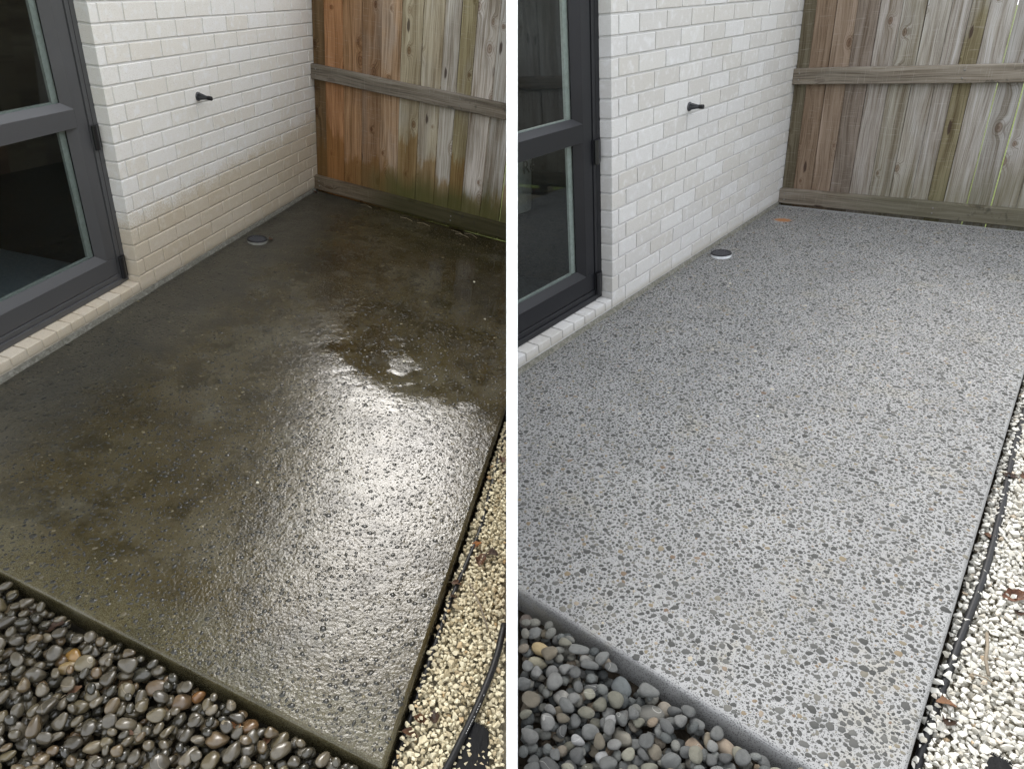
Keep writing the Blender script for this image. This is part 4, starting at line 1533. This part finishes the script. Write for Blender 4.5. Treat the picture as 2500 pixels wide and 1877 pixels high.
edging(WET, [(2.085, 0.5, -.085), (2.078, 0.0, -.088), (2.082, -.2, -.082), (2.090, -.42, -.080), (2.098, -.62, -.078), (2.094, -.74, -.072), (2.086, -.86, -.070), (2.074, -1.0, -.072), (2.070, -1.17, -.075), (2.068, -1.32, -.080), (2.066, -1.6, -.088)], 0.0085,
       'thin black pipe in the joint between the wet slab and the cream gravel')
edging(DRY, [(2.092, 0.9, -.080), (2.092, 0.04, -.076), (2.090, -.17, -.074), (2.094, -.33, -.073), (2.100, -.5, -.072), (2.102, -.7, -.070), (2.100, -.85, -.069), (2.092, -.97, -.070), (2.084, -1.08, -.072), (2.076, -1.24, -.078), (2.070, -1.40, -.084), (2.068, -1.7, -.092)], 0.0098,
       'black pipe running along the joint between the pale slab and the white gravel')

# ---- thicker irrigation pipe with white print, bottom corner of the wet patio's gravel
pp = [(2.262, -1.02, -.062), (2.262, -1.12, -.060), (2.258, -1.184, -.058), (2.25, -1.249, -.056), (2.241, -1.311, -.054), (2.231, -1.366, -.053), (2.222, -1.41, -.054), (2.205, -1.49, -.058), (2.18, -1.58, -.066)]
o = edging(WET, pp, 0.0105, 'glossy black irrigation pipe with white print curving over the cream gravel')
if o:
    Q = [WET.P(*q) for q in pp]
    for i in range(16):
        t = 3.6 + i * 0.16
        k = int(t)
        a = Q[k].lerp(Q[k + 1], t - k)
        d = (Q[k + 1] - Q[k]).normalized()
        side = Vector((d.y, -d.x, 0)).normalized()
        if rng.random() < 0.2: continue
        me = box('print_mark', -0.0028 * rng.uniform(.5, 1), 0.0028 * rng.uniform(.5, 1), -0.0010, 0.0010, 0, 0.0006, M['lettering'])
        ang = math.atan2(d.y, d.x)
        mo = put('print_mark', me, WET, T(a + side * (-0.0060) + Vector((0, 0, 0.0084))) @ RZ(ang) @ Matrix.Rotation(math.radians(35), 4, 'X'), None)
        if mo:
            mw = mo.matrix_world.copy()
            mo.parent = o
            mo.matrix_parent_inverse = Matrix.Identity(4)
            mo.matrix_basis = o.matrix_world.inverted() @ mw

# ---- frayed corners of black weed mat sticking out of the gravel
def weed_mat(pl, pts, z, label, seed):
    r2 = random.Random(seed)
    c = sum((pl.P(*q) for q in pts), Vector()) / len(pts)
    bm = bmesh.new()
    n = 12
    P4 = [pl.P(*q) for q in pts]
    grid = []
    for i in range(n + 1):
        row = []
        for j in range(n + 1):
            u, v = i / n, j / n
            p = P4[0] * (1 - u) * (1 - v) + P4[1] * u * (1 - v) + P4[2] * u * v + P4[3] * (1 - u) * v - c
            row.append(bm.verts.new((p.x, p.y, 0.012 * math.sin(u * 3) * v + 0.004 * mnoise.noise(Vector((u * 4, v * 4, seed))))))
        grid.append(row)
    for i in range(n):
        for j in range(n):
            bm.faces.new((grid[i][j], grid[i + 1][j], grid[i + 1][j + 1], grid[i][j + 1]))
    # loose threads along the cut edge
    for i in range(n):
        for q in range(3):
            t = (i + (q + .5) / 3) / n
            p = P4[3].lerp(P4[2], t) - c
            dirv = ((P4[3] - P4[0]).normalized() + Vector((r2.uniform(-.3, .3), r2.uniform(-.3, .3), 0))) * r2.uniform(0.004, 0.013)
            sd_ = Vector((dirv.y, -dirv.x, 0)).normalized() * 0.0009
            z0 = 0.006
            f = [bm.verts.new((p.x - sd_.x, p.y - sd_.y, z0)), bm.verts.new((p.x + sd_.x, p.y + sd_.y, z0)), bm.verts.new((p.x + dirv.x, p.y + dirv.y, z0 + 0.006))]
            bm.faces.new(f)
    bmesh.ops.solidify(bm, geom=bm.faces[:], thickness=0.0012)
    o = put('weed_mat', mesh_bm('weed_mat', bm, M['mat']), pl, T(c.x, c.y, z), None)
    if o: tag(o, label, 'weed mat', 'weed mat corners showing through the gravel')

weed_mat(WET, [(2.20, -1.56), (2.33, -1.56), (2.285, -1.365), (2.222, -1.365)], -0.068, 'frayed black weed mat under the irrigation pipe in the cream gravel', 1)
weed_mat(DRY, [(2.165, -1.56), (2.30, -1.52), (2.245, -1.345), (2.200, -1.345)], -0.064, 'frayed black weed mat corner poking out of the white gravel', 2)

# ---- fallen leaves and litter
ZL = -0.066
BR, OR, DK = (0.16, 0.075, 0.035), (0.40, 0.165, 0.045), (0.075, 0.040, 0.022)
for i, (x, y, s, c, lab) in enumerate([
        (2.100, -0.10, .055, OR, 'bright orange leaf beside the wet slab at the right'), (2.098, -0.24, .05, BR, 'brown leaf below the bright orange leaf by the wet slab'),
        (2.13, -0.31, .045, DK, 'dark curled leaf on the cream gravel near the orange leaf'), (2.100, -0.747, .045, OR, 'small orange leaf on the black pipe by the wet slab'),
        (2.135, -0.80, .06, BR, 'long brown leaf on the cream gravel below the small orange leaf'), (2.165, -0.765, .05, DK, 'dark withered leaf in the cream gravel'),
        (2.075, -0.94, .035, BR, 'pinkish brown leaf scrap caught between slab and black pipe'), (2.08, -1.0, .03, DK, 'dark scrap of leaf between wet slab and pipe'),
        (2.10, -1.42, .05, BR, 'brown leaf in the litter at the bottom corner of the wet slab'), (2.13, -1.40, .05, DK, 'dark crumpled leaf in the litter at the wet corner'),
        (2.08, -1.47, .045, BR, 'torn brown leaf lowest in the litter at the wet corner')]):
    leaf(WET, x, y, ZL + (.006 if i % 2 else 0), s, lab, c, seed=i + 1)
for i, (x, y, s, c, lab) in enumerate([
        (2.085, -0.671, .045, BR, 'brown leaf wedged between the pale slab and the black pipe'), (2.185, -0.867, .06, (0.20, 0.085, 0.04), 'large red-brown leaf lying on the white gravel'),
        (2.20, -0.915, .05, DK, 'dark leaf right below the large red-brown leaf'), (2.145, -0.336, .05, BR, 'brown leaf on the white gravel high on the right'),
        (2.22, -0.74, .045, OR, 'orange-brown leaf at the right border of the white gravel'), (2.092, -1.277, .042, (0.27, 0.14, 0.07), 'light brown leaf at the pale slab edge near the bottom'),
        (2.105, -1.313, .048, DK, 'dark brown leaf below the light brown one at the pale slab edge'), (2.10, -0.35, .04, DK, 'small dark leaf by the pipe of the dry patio')]):
    leaf(DRY, x, y, ZL + (.005 if i % 2 else 0), s, lab, c, seed=i + 40)
for i, (x, y, s_, c, lab) in enumerate([
        (1.20, -1.775, .040, (0.20, 0.11, 0.06), 'curled brown leaf scrap lying among the wet pebbles at left'), (1.64, -1.660, .034, OR, 'orange leaf scrap on the wet pebbles near the slab edge'),
        (1.735, -1.655, .030, BR, 'brown leaf scrap on the wet pebbles near the bottom corner'), (1.02, -1.655, .045, DK, 'dark rotted leaf between slab edge and wet pebbles at far left'),
        (1.40, -1.80, .03, BR, 'small brown leaf scrap in the middle of the wet pebbles')]):
    leaf(WET, x, y, -0.048, s_, lab, c, seed=i + 90)
leaf(DRY, 1.60, -1.73, -0.05, .03, 'brown leaf scrap lying among the dry pebbles', BR, seed=99)
M['twig'] = plain('grey_brown_twig', (0.20, 0.165, 0.12), 0.85)
twig(DRY, [(2.140, -1.03, -.062), (2.148, -1.07, -.060), (2.150, -1.11, -.061), (2.165, -1.15, -.063)], 0.004, 'grey-brown twig lying in the white gravel', M['twig'])
twig(DRY, [(2.13, -1.165, -.063), (2.16, -1.16, -.062), (2.19, -1.17, -.063)], 0.0022, 'thin short twig across the white gravel', M['twig'])
twig(WET, [(2.12, -0.92, -.064), (2.17, -0.985, -.061), (2.215, -1.06, -.063)], 0.003, 'thin brown twig lying on the cream gravel', M['twig'])
sl = ['pale straw by the wet drain end of the fence', 'bent straw under the bottom rail of the wet fence', 'long straw below the wet fence near its middle', 'short straw below the wet fence right of the middle', 'curved straw at the right end below the wet fence', 'loose straw curl in the tangle below the wet fence']
for i, (x, y) in enumerate([(0.44, 2.12), (0.80, 2.09), (0.95, 2.07), (1.22, 2.10), (1.27, 2.06), (1.33, 2.11)]):
    a = rng.uniform(-0.5, 0.5)
    pts = [(x + t * 0.11 * math.cos(a), y + t * 0.05 * math.sin(a) - 0.02 * t * t + rng.uniform(-.008, .008), ZF + 0.003 + 0.008 * math.sin(3 * t)) for t in (0, .25, .5, .75, 1)]
    twig(WET, pts, 0.0011, sl[i], M['straw'], 'straw', 'straw')
leaf(WET, 0.03, 2.12, ZF + .006, .04, 'scrap of reddish leaf in the corner of wall and wet fence', (0.22, 0.10, 0.06), seed=77)
leaf(WET, 0.20, 1.075, ZF + .012, .045, 'pinkish brown leaf by the drain of the wet patio', (0.26, 0.14, 0.09), seed=78)
for i, (x, y, s, lab) in enumerate([(1.491, 0.188, .011, 'largest white stone chip, lying in the middle of the wet patio'), (1.26, -0.899, .008, 'white stone chip on the near left part of the wet patio'),
                                    (1.895, -0.668, .0085, 'cream stone chip near the right edge of the wet patio'), (1.925, -0.727, .008, 'tan stone chip just below the cream one on the wet patio'),
                                    (1.595, 1.327, .009, 'white chip on the far part of the wet patio near the fence'), (1.77, 0.875, .009, 'cream chip on the far right of the wet patio')]):
    chip(WET, x, y, s, lab, i + 1)
for i, (x, y, s, lab) in enumerate([(1.18, -0.50, .006, 'tiny white chip on the middle of the pale patio'), (0.42, 0.62, .006, 'tiny white chip near the wall on the pale patio')]):
    chip(DRY, x, y, s, lab, i + 21)

# ---- paint bucket standing in the room behind the dry patio's glass, lettering half hidden
bp = Vector((0, -0.30, 0))
b = thing('bucket', DRY, (-0.42, bp.y, 0.56), 'pale bucket with black lettering standing behind the dark door glass', 'bucket')
put('body', lathe('body', [(0.0005, 0.002), (0.115, 0.0), (0.135, 0.30)], M['bucket'], 32), DRY, T(-0.42, bp.y, 0.56), b)
put('rim', lathe('rim', [(0.137, 0.285), (0.142, 0.287), (0.142, 0.302), (0.137, 0.304), (0.130, 0.302)], M['bucket'], 32), DRY, T(-0.42, bp.y, 0.56), b)
cu = bpy.data.curves.new('lettering', 'FONT')
cu.body = 'Re'
cu.size = 0.085
cu.extrude = 0.0008
to = bpy.data.objects.new('lettering_source', cu)
COL.objects.link(to)
dg = bpy.context.evaluated_depsgraph_get()
tm = bpy.data.meshes.new_from_object(to.evaluated_get(dg))
bpy.data.objects.remove(to)
tm.materials.clear()
tm.materials.append(M['ink'])
put('lettering', tm, DRY, T(-0.42 + 0.1335, bp.y - 0.03, 0.745) @ RZ(math.radians(90)) @ Matrix.Rotation(math.radians(90), 4, 'X'), b)

# ---- added divider: white edge over the seam, palings for the wet glass to mirror
fw = Vector((0, math.cos(PITCH), -math.sin(PITCH)))
uc = Vector((0, math.sin(PITCH), math.cos(PITCH)))
DEPTH = 1.27
cl = Vector((0, 0, CAM_H))
p_top = cl + fw * DEPTH + uc * 0.85
p_bot = cl + fw * DEPTH - uc * 1.34
dv = bpy.data.objects.new('divider', None)
COL.objects.link(dv)
dv.location = (0, p_bot.y, p_bot.z)
tag(dv, 'thin white divider added edge-on between the dark patio and the pale patio', 'divider')
def dput(name, me):
    o = bpy.data.objects.new(name, me)
    COL.objects.link(o)
    o.parent = dv
    o.location = (0, -p_bot.y, -p_bot.z)
    return o
def slab_yz(name, poly, x0, x1, mat):
    n = len(poly)
    vs = [(x0, y, z) for y, z in poly] + [(x1, y, z) for y, z in poly]
    fs = [tuple(range(n)), tuple(range(2 * n - 1, n - 1, -1))] + [(i, n + i, n + (i + 1) % n, (i + 1) % n) for i in range(n)]
    bm = bmesh.new()
    vv = [bm.verts.new(v) for v in vs]
    for f in fs: bm.faces.new([vv[q] for q in f])
    bmesh.ops.recalc_face_normals(bm, faces=bm.faces[:])
    return mesh_bm(name, bm, mat)
t2 = fw * 0.045
dput('edge_trim', slab_yz('edge_trim', [(p_bot.y, p_bot.z), (p_top.y, p_top.z), (p_top.y + t2.y, p_top.z + t2.z), (p_bot.y + t2.y, p_bot.z + t2.z)], -0.0110, 0.0110, M['white']))
a_, b_ = p_bot + t2 * 1.02, p_top + t2 * 1.02
m_ = a_.lerp(b_, (1.25 - a_.z) / (b_.z - a_.z))
FAR = 6.2
dput('panel', slab_yz('panel', [(a_.y, a_.z), (m_.y, m_.z), (FAR, m_.z), (FAR, -1.2), (a_.y, -1.2)], 0.0005, 0.0095, M['white']))
dwood = wood_mat('divider_board', dv, False, dark=1.3)  # boards made paler to bounce light and show in the wet glass
yy = m_.y
i = 0
while yy < FAR - 0.16:
    bo = dput('board', box('board', -0.0100, 0.0, yy + 0.001, yy + 0.148, -1.2, m_.z - 0.002, dwood))
    bo.color = (*lin(TONE_WET[3 + i % 9]), 1)
    yy += 0.15
    i += 1
